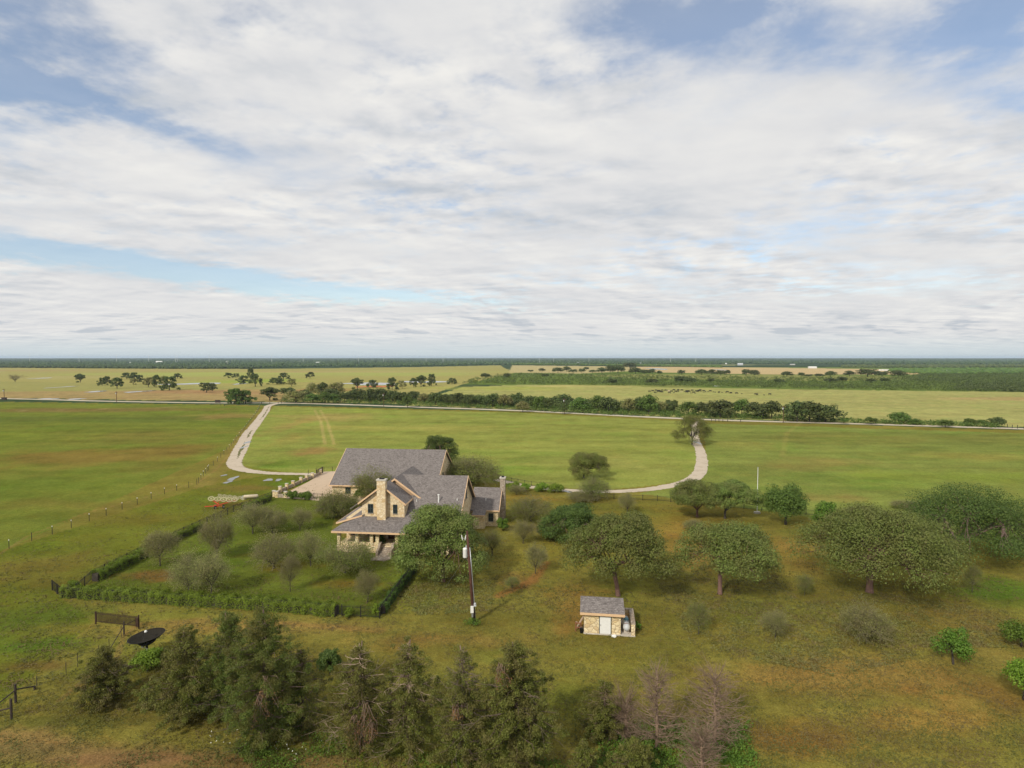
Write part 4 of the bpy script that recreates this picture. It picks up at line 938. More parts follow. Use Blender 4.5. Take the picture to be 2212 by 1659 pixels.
# ---------------------------------------------------------------- fences
def fence_panel(p, q, h, m, parent, spacing=.17, low=.12, spear=True, pw=.011):
    mb = MB(); d = np.array(q) - np.array(p); L_ = np.hypot(*d[:2]); d = d / L_; n = np.array([-d[1], d[0]])
    def bar(s0, s1, z0, z1, t):
        a_, b_ = p[:2] + d[:2] * s0, p[:2] + d[:2] * s1
        mb.add([(*(a_ - n[:2] * t), z0), (*(b_ - n[:2] * t), z0), (*(b_ + n[:2] * t), z0), (*(a_ + n[:2] * t), z0), (*(a_ - n[:2] * t), z1), (*(b_ - n[:2] * t), z1), (*(b_ + n[:2] * t), z1), (*(a_ + n[:2] * t), z1)],
               [(0, 3, 2, 1), (4, 5, 6, 7), (0, 1, 5, 4), (1, 2, 6, 5), (2, 3, 7, 6), (3, 0, 4, 7)])
    bar(.04, L_ - .04, low + .08, low + .12, .018); bar(.04, L_ - .04, h - .18, h - .14, .018)
    for s in np.arange(spacing, L_ - .05, spacing):
        bar(s - pw, s + pw, low, h, pw)
        if spear: bar(s - .02, s + .02, h + .002, h + .07, .02)
    return mb.build('picket_panel', m, parent)
def iron_fence(label, pts, h=1.35, bay=2.4, spacing=.17, m='iron', post=.05, extra=.1):
    P = [at(x, y)[:2] for x, y in pts]; o = empty('iron_fence', (*P[0], 0), 0, label, 'fence'); O0 = np.array(P[0])
    for a_, b_ in zip(P[:-1], P[1:]):
        L_ = np.hypot(*(b_ - a_)); n = max(1, round(L_ / bay)); 
        for i in range(n):
            p, q = a_ + (b_ - a_) * i / n - O0, a_ + (b_ - a_) * (i + 1) / n - O0
            c = MB(); c.box(p[0] - post, p[0] + post, p[1] - post, p[1] + post, 0, h + extra); c.build('post', M[m], o); fence_panel(p, q, h, M[m], o, spacing)
    p = P[-1] - O0; c = MB(); c.box(p[0] - post, p[0] + post, p[1] - post, p[1] + post, 0, h + extra); c.build('post', M[m], o)
    return o
def wire_fence(label, pts, h=1.35, r=.045, tips=(), m='iron', spaced=None, name='wire_fence'):
    P = [at(x, y)[:2] for x, y in pts]
    if spaced:
        Q = []; 
        for a_, b_ in zip(P[:-1], P[1:]):
            n = max(1, round(np.hypot(*(b_ - a_)) / spaced)); Q += [a_ + (b_ - a_) * i / n for i in range(n)]
        P = Q + [P[-1]]
    O0 = P[0]; o = empty(name, (*O0, 0), 0, label, 'fence')
    for i, p in enumerate(P):
        p = p - O0; tip = i in tips
        c = MB(); c.tube([(p[0], p[1], -.05), (p[0], p[1], h if not tip else h - .22)], r, 6); po = c.build('post', M[m], o)
        if tip: c = MB(); c.tube([(p[0], p[1], h - .22), (p[0], p[1], h)], r * 1.15, 6); c.build('tip', M['white_paint'], po)
    w = MB()
    for z in (.35, .65, .95, h * .85): w.tube([(p[0] - O0[0], p[1] - O0[1], z) for p in P], .007, 3, cap=False)
    w.build('wire', M['weathered'], o); return o
z0 = lambda x, y: (x / 4.4444, 967.7 + y / 4.4444)
wire_fence('wire fence on dark green posts with white tips along the left field edge', [(-60, 1210), (-20, 1196)] + [z0(*p) for p in [(87, 965), (305, 893), (502, 828), (685, 768), (857, 703), (1020, 650), (1173, 590), (1318, 543), (1452, 490), (1580, 445), (1697, 412), (1813, 382), (1890, 355), (1908, 340), (1930, 305), (1953, 272), (1975, 247), (1995, 222)]], 1.55, .05, [0, 1, 2, 4, 5, 6, 7, 8, 9, 10, 11, 12, 16, 17, 18, 19])
wire_fence('thin wire fence running up beside the left gravel drive to the road', [(451, 1015), (470, 997), (490, 975), (505, 958), (520, 938), (533, 921), (545, 905), (555, 892), (563, 875)], 1.5, .05, range(0, 60, 2), spaced=6.0)
wire_fence('short dark post fence across the head of the gravel court', [(666, 1024.5), (683, 1021), (700, 1018.5), (718, 1018), (745, 1017.5)], 1.3, .06)
wire_fence('short dark fence beside the road mouth of the right drive', [(1537, 911), (1545, 911.3), (1553, 911), (1561.5, 911), (1572, 910.5), (1600, 912)], 1.5, .12)
wire_fence('low fence of dark posts at the far right beyond the road', [(2176, 924), (2186.5, 925), (2198, 926), (2212, 927), (2240, 928)], 1.6, .12)
wire_fence('dark wooden posts of the gateway at the top of the left drive', [(477, 876), (485, 877), (523, 872), (565, 872.5), (583, 873), (601, 872), (608, 871.5), (640, 870)], 1.5, .14)
iron_fence('black iron picket fence enclosing the front lawn, half buried in the hedge', [(113, 1275), (135, 1292), (430, 1308), (820, 1336), (860, 1280), (903, 1222)], 1.35)
iron_fence('black iron picket fence along the left side of the lawn', [(165, 1283), (200, 1252), (318, 1192), (432, 1139), (505, 1106), (588, 1075)], 1.35)
iron_fence('thin black iron fence behind the oaks on the right side of the yard', [(1235, 1074), (1420, 1082), (1570, 1096), (1645, 1103), (1741, 1112), (1860, 1128), (2075, 1157), (2260, 1186)], 1.2, 3.0, .25)
iron_fence('thin black iron fence behind the clipped bushes right of the house', [(1065, 1034), (1105, 1042), (1148, 1050), (1200, 1053)], 1.2, 2.6, .25)
iron_fence('short iron fence on a low stone base in front of the gravel court', [(619, 1075), (660, 1076), (715, 1078)], 1.2, 2.4, .2)
# free-standing picket gate and its brace post
gt = empty('sliding_gate', tuple(at(207, 1348)), 0, 'brown iron picket gate panel standing alone in the grass above the dish', 'gate')
P0, P1 = at(207, 1348)[:2], at(300, 1358)[:2]; dd = P1 - P0
for t in (0, 1.0):
    p = dd * t; c = MB(); c.box(p[0] - .06, p[0] + .06, p[1] - .06, p[1] + .06, 0, 1.55 if t < 1 else 1.65); c.build('post', M['brown_iron'], gt)
fence_panel(np.zeros(2), dd, 1.45, M['brown_iron'], gt, .17, .28, pw=.028)
c = MB(); c.box(-.06 + dd[0] * .97, dd[0] + .02, dd[1] - .16, dd[1] - .065, .3, 1.35); c.build('latch_frame', M['brown_iron'], gt)
bp_ = empty('brace_post', tuple(at(268, 1371)), 0, 'dark wooden post with a sloping brace below the picket gate', 'post')
c = MB(); c.tube([(0, 0, -.1), (0, 0, 1.55)], .085, 8); c.build('post', M['rail_wood'], bp_)
g_ = at(238, 1402) - at(268, 1371); c = MB(); c.tube([(0, 0, 1.0), (g_[0], g_[1], .1)], .045, 6); c.build('brace', M['rail_wood'], bp_)
g_ = at(298, 1353) - at(268, 1371); c = MB(); c.tube([(0, 0, 1.1), (g_[0], g_[1], .9)], .04, 6); c.build('rail', M['rail_wood'], bp_)
cf = empty('corner_fence', tuple(at(34, 1518)), 0, 'dark post and rail corner fence at the lower left edge', 'fence'); O0 = at(34, 1518)
for (x, y, h) in ((34, 1518, 1.75), (25, 1553, 1.8), (75, 1490, .35)):
    p = at(x, y) - O0; c = MB(); c.tube([(p[0], p[1], -.1), (p[0], p[1], h)], .10, 8); c.build('post', M['rail_wood'], cf)
for (x0_, y0_, h0), (x1_, y1_, h1) in (((34, 1518, 1.25), (76, 1489, .30)), ((34, 1518, 1.2), (-40, 1555, .25)), ((25, 1553, 1.0), (-50, 1560, .6))):
    p, q = at(x0_, y0_) - O0, at(x1_, y1_) - O0; c = MB(); c.tube([(p[0], p[1], h0), (q[0], q[1], h1)], .06, 7); c.build('rail', M['rail_wood'], cf)
wire_fence('thin leaning wire fence posts between the corner fence and the dish', [(80, 1490), (143, 1458), (168, 1440), (214, 1420), (236, 1405), (262, 1376)], 1.3, .03, m='rail_wood')
# stone wall with pillars beside the gravel court
sw = empty('stone_wall', tuple(at(592, 1073)), 0, 'low stone wall with square pillars along the left of the gravel court', 'wall'); O0 = at(592, 1073)
pil = [(592, 1073), (605, 1063.5), (619.4, 1057), (633, 1051), (650, 1043), (662, 1037.5), (675, 1033), (692, 1025)]
def stone_run(o, O0, pts, h=.75, ph=1.35, pw=.30, first=True):
    for i, (x, y) in enumerate(pts):
        p = at(x, y) - O0
        c = MB(); c.box(p[0] - pw, p[0] + pw, p[1] - pw, p[1] + pw, 0, ph); pi = c.build('pillar', M['stone_small'], o)
        c = MB(); c.box(p[0] - pw - .06, p[0] + pw + .06, p[1] - pw - .06, p[1] + pw + .06, ph + .002, ph + .12); c.build('cap', M['concrete'], pi)
        if i + 1 < len(pts):
            q = at(*pts[i + 1]) - O0; d = (q - p)[:2]; L_ = np.hypot(*d); d /= L_; n = np.array([-d[1], d[0]]) * .2; a_, b_ = p[:2] + d * (pw + .0), q[:2] - d * (pw + .0)
            c = MB(); c.add([(*(a_ - n), 0), (*(b_ - n), 0), (*(b_ + n), 0), (*(a_ + n), 0), (*(a_ - n), h), (*(b_ - n), h), (*(b_ + n), h), (*(a_ + n), h)], [(0, 3, 2, 1), (4, 5, 6, 7), (0, 1, 5, 4), (1, 2, 6, 5), (2, 3, 7, 6), (3, 0, 4, 7)])
            c.build('wall', M['stone_grey'], o)
stone_run(sw, O0, pil)
sw2 = empty('stone_wall', tuple(at(594, 1074.5)), 0, 'short stone wall between two pillars at the near corner of the gravel court', 'wall'); stone_run(sw2, at(594, 1074.5), [(598, 1074.6), (617, 1075)], .8)
gg = empty('court_gate', tuple(at(684, 1029)), 0, 'dark brown iron gate at the far end of the court wall', 'gate'); q = (at(697, 1022) - at(684, 1029))[:2]
fence_panel(np.zeros(2), q, 1.7, M['brown_iron'], gg, .12, .1)
for p in (np.zeros(2), q): c = MB(); c.box(p[0] - .1, p[0] + .1, p[1] - .1, p[1] + .1, 0, 1.8); c.build('post', M['brown_iron'], gg)
# flagpole
fp = empty('flagpole', tuple(at(1635.5, 1109)), 0, 'slender white flagpole on a pale block behind the oaks', 'flagpole')
a = MB(); a.tube([(0, 0, .3), (0, 0, 9.4)], [.075, .05], 10); a.build('pole', M['white_paint'], fp)
a = MB(); a.box(-.55, .55, -.35, .35, 0, .35); a.build('base', M['concrete'], fp)
a = MB(); a.lathe([(.001, 0), (.09, .05), (.09, .13), (.001, .18)], 10, (0, 0, 9.4)); a.build('finial', M['galv'], fp)

# ---------------------------------------------------------------- hay rake and tank
hr = empty('hay_rake', tuple(at(474, 1098)), R(0), 'red wheeled hay rake with folded cream rake wheels beyond the lawn', 'hay rake')
a = MB(); a.tube([(-2.9, -.4, .45), (-1.0, -.3, .55), (0, 0, .75)], .10, 6); a.tube([(0, 0, .75), (-1.6, 1.0, 1.25)], .11, 6); a.tube([(0, 0, .75), (2.2, 1.6, 1.15)], .11, 6); a.tube([(-1.9, 1.0, 1.3), (2.9, 1.7, 1.2)], .09, 6)
a.tube([(-.5, -.4, .55), (.9, -.2, .55)], .07, 6); a.box(-.95, -.35, -.5, -.1, .35, .8); a.tube([(-.1, -.1, .8), (-.1, -.1, 1.5)], .06, 6)
for k in range(5): a.tube([(-2.0 + 1.1 * k, 1.0 + .15 * k, 1.28), (-2.1 + 1.1 * k, .8 + .15 * k, 1.5)], .04, 5)
a.build('frame', M['red_paint'], hr)
wheel = MB(); wheel.lathe([(.48, -.02), (.60, -.02), (.60, .02), (.48, .02), (.48, -.02)], 26); wheel.lathe([(.001, -.04), (.13, -.04), (.13, .04), (.001, .04)], 12)
for k in range(12):
    q = 2 * math.pi * k / 12; wheel.tube([(.1 * math.cos(q), .1 * math.sin(q), 0), (.5 * math.cos(q), .5 * math.sin(q), 0)], .022, 4)
for k in range(28):
    q = 2 * math.pi * k / 28; wheel.tube([(.59 * math.cos(q), .59 * math.sin(q), 0), (.76 * math.cos(q + .12), .76 * math.sin(q + .12), .04)], .02, 3)
w0 = wheel.build('rake_wheel', M['yellow_paint'], hr)
RW = [(-2.15, .9, 1.85, 30, 18), (-.85, 1.0, 1.75, 30, 20), (.35, 1.15, 1.62, 30, 18), (1.5, 1.3, 1.5, 30, 22), (2.5, 1.5, 1.5, 30, 20), (-.9, 2.6, 2.0, 3, 36), (.1, 2.7, 1.9, 3, 34), (1.2, 2.8, 1.75, 3, 36), (2.2, 2.9, 1.6, 3, 36), (3.3, 3.0, 1.5, 3, 34)]
for i, (x, y, z, tx, tz) in enumerate(RW):
    o = w0 if i == 0 else w0.copy()
    if i: COL.objects.link(o); o.parent = hr
    o.location = (x, y, z); o.rotation_euler = (R(tx), R(tz), 0)
for x, y in ((.95, -.2), (-.55, -.7)):
    a = MB(); a.tube([(x - .11, y, .36), (x + .11, y, .36)], .36, 18); t_ = a.build('tyre', M['rubber'], hr); a = MB(); a.tube([(x - .115, y, .36), (x + .115, y, .36)], .17, 12); a.build('rim', M['grey_paint'], t_)
lt = empty('storage_tank', tuple(at(541, 1078)), R(14), 'long cream cylindrical tank lying right of the hay rake', 'tank')
a = MB(); pr = [(-1.5, .05), (-1.46, .25), (-1.3, .36), (1.5, .40), (1.62, .30), (1.65, .05)]; a.tube([(x, 0, .62) for x, r in pr], [r for x, r in pr], 18); a.build('shell', simple('cream_paint', (.50, .43, .31), .5, .12), lt, smooth=True)
for x in (-1.0, 1.0): a = MB(); a.box(x - .1, x + .1, -.35, .35, 0, .30); a.build('foot', M['weathered'], lt)
a = MB(); a.box(-2.1, -1.55, -.12, .12, .3, .5); a.tube([(-1.9, 0, 0), (-1.9, 0, .8)], .05, 6); a.tube([(-1.6, -.2, .1), (-1.6, -.2, .9)], .08, 6); a.build('hitch', M['grey_paint'], lt)

# ---------------------------------------------------------------- distant poles, masts, sheds
def far_pole(x, by, ty, label, lamp=False, m='creosote'):
    g = at(x, by); h = height(x, by, ty); o = empty('utility_pole', tuple(g), 0, label, 'utility pole'); r = max(.16, g[1] * .00045)
    a = MB(); a.tube([(0, 0, -.2), (0, 0, h)], [r, r * .75], 7); a.build('pole', M[m], o)
    a = MB(); a.box(-1.1, 1.1, -.08, .08, h - .8, h - .6); a.build('crossarm', M[m], o)
    a = MB(); a.lathe([(.001, 0), (.28, .05), (.28, .8), (.001, .9)], 10, (-.35, -.2, h - 1.9)); a.build('transformer', M['grey_paint'], o)
far_pole(829, 878, 849, 'wooden utility pole in front of the dark hedgerow left of centre')
far_pole(1219, 895, 860, 'wooden utility pole in front of the hedgerow right of centre')
far_pole(1691.8, 913.5, 876, 'brown utility pole left of the big rounded thicket by the road')
far_pole(9.3, 862.5, 840, 'dark utility pole at the far left end of the road')
far_pole(252, 869.5, 845.5, 'brown utility pole beside the road in the left field')
masts = [(64.5, 762), (171, 766), (252, 765), (321.5, 767), (379, 765.5), (383, 767), (452, 768), (587, 765.5), (655, 767.5), (774.5, 770.5), (829, 769.5), (920.5, 771.8), (957, 772), (1027, 773.5), (1165, 772.5), (1196, 773), (1272, 771.5), (1448, 772.5), (1503, 772.5)]
for i, (x, ty) in enumerate(masts):
    g = at(x, 783); h = height(x, 783, ty); o = empty('mast', tuple(g), 0, 'pale slender mast on the horizon, number %d counting from the left' % (i + 1), 'mast', 'masts along the horizon')
    a = MB(); a.tube([(0, 0, 0), (0, 0, h)], [.75, .45], 6); a.build('shaft', M['white_paint'], o); a = MB(); a.box(-2.6, 2.6, -.25, .25, h * .84, h * .84 + .7); a.build('arm', M['white_paint'], o)
zf = lambda r, x, y: ({0: 0, 1: 553, 2: 1106, 3: 1659}[r] + x / 4.0, 746.56 + y / 4.0)
barns = [(0, 1370, 150, 50, 14, 'white_paint', 'white farm building on the left horizon between two masts'), (0, 1963, 150, 30, 9, 'white_paint', 'small white shed on the left horizon'), (0, 1128, 150, 16, 7, 'white_paint', 'tiny pale shed far left beyond the wood'),
         (1, 535, 152, 36, 9, 'white_paint', 'long white shed beyond the wood left of centre'), (2, 575, 152, 30, 7, 'concrete', 'pale low farm buildings beyond the centre trees'), (2, 1110, 158, 28, 8, 'concrete', 'pale farm shed right of centre near the horizon'),
         (2, 1850, 160, 14, 8, 'white_paint', 'small white house right of centre near the horizon'), (2, 1975, 170, 44, 16, 'grey_paint', 'grey white farmhouse beyond the tan field'), (3, 390, 196, 66, 14, 'white_paint', 'long white barn standing at the edge of the tan field'),
         (3, 215, 168, 40, 8, 'concrete', 'pale shed group behind the long white barn'), (3, 1535, 228, 30, 14, 'rust', 'reddish farm building in the trees at right'), (3, 1897, 234, 14, 9, 'white_paint', 'tiny white house in the trees near the right edge')]
for r_, x, y, w_, h_, mm_, lab in barns:
    X_, Y_ = zf(r_, x, y); g = at(X_, Y_); W_ = wid(X_, Y_, w_ / 4); H_ = W_ * h_ / w_; o = empty('farm_building', tuple(g), 0, lab, 'building')
    a = MB(); a.box(-W_ / 2, W_ / 2, 0, W_ * .4, 0, H_ * .7); a.build('wall', M[mm_], o)
    a = MB(); a.prism([(-.5, H_ * .7 + .02), (W_ * .4 + .5, H_ * .7 + .02), (W_ * .2, H_ * 1.15)], 'x', -W_ / 2 - .5, W_ / 2 + .5); a.build('roof', M['grey_paint'] if mm_ != 'white_paint' else M['white_paint'], o)
for i in range(7):
    X_, Y_ = zf(3, 962 + i * 13, 218); g = at(X_, Y_); tag(MB().lathe([(1.3, 0), (1.3, 3.2), (.1, 4)], 10).build('silo', M['white_paint'], None, tuple(g)), 'white round silo in the row beside the tan field, number %d from the left' % (i + 1), 'silo', 'row of white silos')
for lab, x, y in (('dark stone gate pier by the left road gate', 470.5, 870), ('dark low hay bale heap beside the road at far left', 9, 864)):
    g = at(x, y); tag(MB().box(-1.6, 1.6, -.6, .6, 0, 1.7).box(-1.8, 1.8, -.8, .8, 1.702, 1.9).build('gate_pier', M['rail_wood'], None, tuple(g)), lab, 'gate pier')

# ---------------------------------------------------------------- near oaks
def oak_at(bx, by, top, x0, x1, seed, label, leaf='oak_leaf', kind='oak', bark='bark_red', **kw):
    g = at(bx, by); Hh = height(bx, by, top) * 1.0; W_ = wid(bx, by, x1 - x0); off = wid(bx, by, (x0 + x1) / 2 - bx)
    dd = dict(leaf=.21, nclump=80, per=120); dd.update(kw); dd['bottom'] = dd.get('bottom', .3) + (.15 if dd.get('bottom', .3) > .2 else .06); dd['drop'] = dd.get('drop', .25) * .7; dd['per'] = int(dd['per'] * 1.25); dd['nclump'] = int(dd['nclump'] * 1.6)
    mb, (V, F_) = make_oak(W_, Hh, seed, offx=off - dd.get('lean', 0) * 1.0 if 'lean' in dd else off, **dd)
    return plant('oak_tree', mb_mesh(mb, 'trunk', M[bark]), mesh_np('crown', V, F_, [M[leaf]]), tuple(g), label=label, cat='tree')
oak_at(957, 1257, 1088, 856, 1052, 3, 'dense dark green oak right in front of the stone house', 'oak_leaf', per=230, nclump=130, bottom=.20, bare=.20, drop=.45, dome=2.4)
oak_at(1335, 1287, 1108, 1226, 1446, 11, 'spreading oak with a leaning reddish trunk behind the shed', per=240, nclump=95, lean=-.6, bottom=.30, bare=.30, drop=.4)
oak_at(1555, 1283, 1130, 1466, 1684, 12, 'wide flat-topped oak right of the shed, standing alone between two larger oaks', per=200, nclump=85, bottom=.34, bare=.28, drop=.35)
oak_at(1878, 1279, 1100, 1744, 2068, 13, 'broadest spreading oak with low sweeping branches at right', per=224, nclump=165, bottom=.26, bare=.22, drop=.5)
oak_at(2058, 1206, 1044, 1950, 2236, 14, 'tall layered oak at the right edge behind the broadest oak', 'oak_leaf_dark', per=224, nclump=120, bottom=.12, bare=.18, drop=.5, bark='bark', dome=1.35)
oak_at(1506, 1117, 1039, 1443, 1560, 15, 'left oak of the close pair beside the flagpole', 'oak_leaf', per=240, nclump=70, bottom=.28, bare=.2)
oak_at(1566, 1120, 1040, 1530, 1640, 16, 'right oak of the close pair beside the flagpole', 'oak_leaf', per=240, nclump=70, bottom=.26, bare=.2, bark='bark_dark')
oak_at(1247, 1168, 1090, 1176, 1308, 17, 'dark oak half hidden behind the leaning-trunked oak', 'oak_leaf_dark', per=240, nclump=70, bottom=.12, bare=.12, drop=.4, bark='bark')
oak_at(1261, 1033, 979, 1218, 1318, 18, 'umbrella-shaped tree standing in the drive bend behind the yard', 'mesq_green', per=240, nclump=60, bottom=.22, bare=.25, drop=.7, bark='bark_dark', leaf_=0) if False else oak_at(1261, 1033, 979, 1218, 1318, 18, 'umbrella-shaped tree standing in the drive bend behind the yard', 'mesq_green', per=240, nclump=60, bottom=.22, bare=.25, drop=.7, bark='bark_dark')
oak_at(1495, 960, 894, 1457, 1537, 19, 'lone drooping tree beside the right gravel drive near the road', 'mesq_green', per=240, nclump=60, bottom=.15, bare=.2, drop=.7, bark='bark_dark')
oak_at(948, 1003, 939, 907, 991, 20, 'rounded dark tree just behind the ridge of the long back roof', 'oak_leaf_dark', per=240, nclump=60, bottom=.2, drop=.5)
def round_at(bx, by, top, x0, x1, seed, label, leaf, name='tree', cat='tree', lf=.28, **kw):
    g = at(bx, by); Hh = height(bx, by, top); W_ = wid(bx, by, x1 - x0); mb, (V, F_) = make_round(W_, Hh, seed, leaf=lf, **kw)
    return plant(name, mb_mesh(mb, 'trunk', M['bark_dark']), mesh_np('crown', V, F_, [M[leaf]]), tuple(g), label=label, cat=cat)
round_at(1697, 1133, 1051, 1650, 1746, 31, 'large round leafy green tree right of the flagpole', 'far_green', nclump=90, per=170, bare=.02)
round_at(1782, 1147, 1084, 1754, 1813, 32, 'bright green pointed tree left of the broadest oak', 'bright_leaf', nclump=50, per=130, bare=.04)
round_at(2059, 1435, 1360, 2022, 2097, 33, 'leafy green sapling standing alone at the lower right', 'bright_leaf', 'shrub', 'shrub', .2, nclump=42, per=70, bare=.04)
round_at(2206, 1397, 1350, 2166, 2250, 34, 'low bright shrub cut by the right edge, upper one', 'bright_leaf', 'shrub', 'shrub', .2, nclump=40, per=80, bare=.02)
round_at(2212, 1512, 1430, 2166, 2262, 35, 'dark green shrub cut by the right edge, lower one', 'hedge_leaf', 'shrub', 'shrub', .2, nclump=46, per=80, bare=.1)
round_at(713, 1458, 1402, 688, 740, 36, 'dark rounded evergreen bush behind the row of pines', 'oak_leaf_dark', 'shrub', 'shrub', .17, nclump=40, per=120, bare=.03)
round_at(318, 1450, 1406, 284, 352, 37, 'bright green bush growing round the foot of the satellite dish', 'hedge_leaf', 'shrub', 'shrub', .17, nclump=40, per=110, bare=.02)
round_at(343, 1440, 1408, 322, 380, 38, 'low dull green bush right of the satellite dish', 'mesq_green', 'shrub', 'shrub', .17, nclump=30, per=70, bare=.02)
round_at(1086, 1146, 1120, 1070, 1102, 39, 'bright green bush against the right chimney of the house', 'bright_leaf', 'shrub', 'shrub', .2, nclump=30, per=110, bare=.02)
round_at(815, 1185, 1158, 792, 832, 40, 'green bush beside the porch steps', 'bright_leaf', 'shrub', 'shrub', .18, nclump=30, per=110, bare=.02)
round_at(1376, 1361, 1344, 1370, 1387, 41, 'small green bush against the low wall of the shed', 'bright_leaf', 'shrub', 'shrub', .12, nclump=20, per=60, bare=.02)
round_at(630, 1078, 1061, 617, 646, 42, 'left bright green bush in front of the gravel court', 'bright_leaf', 'shrub', 'shrub', .25, nclump=26, per=90, bare=.02)
round_at(659, 1079, 1065, 642, 676, 43, 'right bright green bush in front of the gravel court', 'bright_leaf', 'shrub', 'shrub', .25, nclump=26, per=90, bare=.02)
round_at(780, 1077, 1058, 764, 796, 44, 'green bush at the foot of the back wing wall', 'bright_leaf', 'shrub', 'shrub', .25, nclump=26, per=90, bare=.02)
round_at(1107, 1060, 1044, 1088, 1124, 45, 'clipped bush nearest the house on the right', 'hedge_leaf', 'shrub', 'shrub', .25, nclump=30, per=90, bare=.02)
round_at(1134, 1061, 1046, 1121, 1147, 46, 'clipped bush left of the pale path', 'hedge_leaf', 'shrub', 'shrub', .25, nclump=30, per=90, bare=.02)
round_at(1171, 1061.5, 1046, 1153, 1188, 47, 'clipped bush right of the pale path', 'hedge_leaf', 'shrub', 'shrub', .25, nclump=30, per=90, bare=.02)
round_at(1200, 1063, 1048, 1184, 1223, 48, 'clipped bush farthest right in the row by the drive', 'hedge_leaf', 'shrub', 'shrub', .25, nclump=30, per=90, bare=.02)

# ---------------------------------------------------------------- thin airy trees of the orchard lawn and yard
AIRY = []
for k, (st, kd, tk, sp, lf, pr) in enumerate([(5, 5, .24, 1.0, .15, 20), (4, 5, .30, .9, .15, 22), (6, 5, .16, 1.2, .15, 18), (3, 5, .34, .7, .14, 22), (7, 5, .12, 1.25, .15, 20)]):
    mb, tw, lv = make_airy(6.0, 6.6, 100 + k, leaf=lf, stems=st, kids=kd, trunk=tk, spread=sp, per=pr // 3)
    AIRY.append((mb_mesh(mb, 'trunk', M['bark_dark']), mb_mesh(tw, 'twigs', M['twig']), {c: mesh_np('crown', lv[0], lv[1], [M[c]]) for c in ('mesq_leaf', 'mesq_green')}))
def airy_at(bx, by, top, x0, x1, k, label, leaf='mesq_leaf', group=None, rz=None, kind='tree', cat='tree', twigs=True):
    g = at(bx, by); Hh = height(bx, by, top); W_ = wid(bx, by, x1 - x0); t, w_, c = AIRY[k]
    rz = (bx * 12.9898) % 6.28 if rz is None else rz
    o = plant(kind, t, c[leaf], tuple(g), (W_ / 6.0, W_ / 6.0, Hh / 6.7), rz, label, cat, group)
    if twigs: link('twigs', w_, o)
    return o
G1 = 'thin grey-green trees on the fenced lawn'; G2 = 'thin trees scattered over the yard right of the house'
for a_ in [(346, 1222, 1138, 311, 382, 1, 'round-headed thin tree nearest the left side hedge'), (456, 1286, 1190, 413, 492, 1, 'thin tree with a bare trunk just behind the long front hedge'),
           (407, 1277, 1180, 356, 428, 4, 'low greyish tree left of the bare-trunked tree behind the front hedge'), (468, 1205, 1094, 430, 492, 2, 'tall thin tree below the red hay rake'),
           (546, 1153, 1080, 500, 568, 0, 'dark-trunked tree on the upper lawn near the hay rake'), (592, 1228, 1137, 550, 634, 4, 'wide bushy grey tree in the middle of the lawn'),
           (589, 1152, 1090, 563, 622, 2, 'grey tree on the upper lawn, second from the dark-trunked one'), (648, 1147, 1091, 625, 670, 0, 'small green-grey tree on the upper lawn near the house'),
           (671, 1223, 1142, 644, 700, 0, 'thin tree with a leaning dark trunk left of the porch'), (627, 1278, 1190, 603, 647, 3, 'narrow reddish grey tree alone on the lower lawn'),
           (794, 1301, 1228, 767, 820, 1, 'small thin tree near the right end of the front hedge')]:
    airy_at(*a_, group=G1)
for a_ in [(731, 1116, 1050, 686, 778, 4, 'bushy olive tree beside the left corner of the house'), (803, 1082, 1002, 772, 850, 2, 'feathery tree in front of the long back roof'), (745, 1237, 1160, 712, 822, 2, 'broad low tree with a pale trunk in front of the porch'),
           (1018, 1050, 976, 958, 1074, 4, 'large feathery tree right of the back wing')]:
    airy_at(*a_, leaf='mesq_green', group='feathery green trees close around the house')
airy_at(1000, 1040, 985, 950, 1040, 2, 'olive feathery tree against the gable end of the back wing', leaf='mesq_green', group='feathery green trees close around the house')
airy_at(728, 1118, 1058, 690, 770, 2, 'dense olive tree overlapping the bushy one at the house corner', leaf='mesq_green', group='feathery green trees close around the house')
for a_ in [(1282, 1080, 1020, 1256, 1318, 4, 'grey feathery tree below the umbrella-shaped tree'), (1147, 1126, 1066, 1113, 1200, 2, 'forked thin tree right of the right-hand chimney'), (1130, 1174, 1119, 1103, 1153, 0, 'greyish bare-looking tree below the forked one'),
           (1157, 1239, 1168, 1132, 1180, 0, 'narrow olive tree between the power pole and the leaning oak'), (1107, 1276, 1243, 1091, 1124, 3, 'dark little sapling right of the power pole'), (1355, 1109, 1060, 1339, 1373, 0, 'very small round-headed tree near the end of the right drive'),
           (1063, 1200, 1140, 1040, 1090, 0, 'dark little tree between the big oak and the green bush'), (1115, 1069, 1046, 1098, 1134, 0, 'tiny tree in front of the clipped bushes'), (1258, 1082, 1060, 1228, 1290, 4, 'low grey bush beside the grey feathery tree'),
           (1192, 1164, 1108, 1165, 1226, 2, 'thin tree at the left flank of the half hidden dark oak'), (1499, 1145, 1118, 1478, 1520, 4, 'small grey sapling behind the wide flat-topped oak'), (1509, 1370, 1294, 1481, 1532, 3, 'slim dark sapling right of the shed'),
           (1674, 1378, 1316, 1644, 1700, 0, 'small wispy tree at lower right, between the slim sapling and the bare shrub'), (1738, 1286, 1238, 1717, 1760, 3, 'sapling between the flat-topped oak and the broadest oak'), (1871, 1387, 1290, 1822, 1914, 4, 'bare-looking grey shrub in front of the broadest oak'),
           (2100, 1280, 1214, 2088, 2122, 3, 'narrow sapling in the green grass at the right'), (1960, 1100, 1078, 1935, 1990, 4, 'faint grey bush behind the tall layered oak'), (1862, 1114, 1092, 1830, 1890, 4, 'faint grey bush along the back fence')]:
    airy_at(*a_, leaf='mesq_green' if a_[5] in (3,) or a_[0] in (1147, 1282, 1192, 1063) else 'mesq_leaf', group=G2)

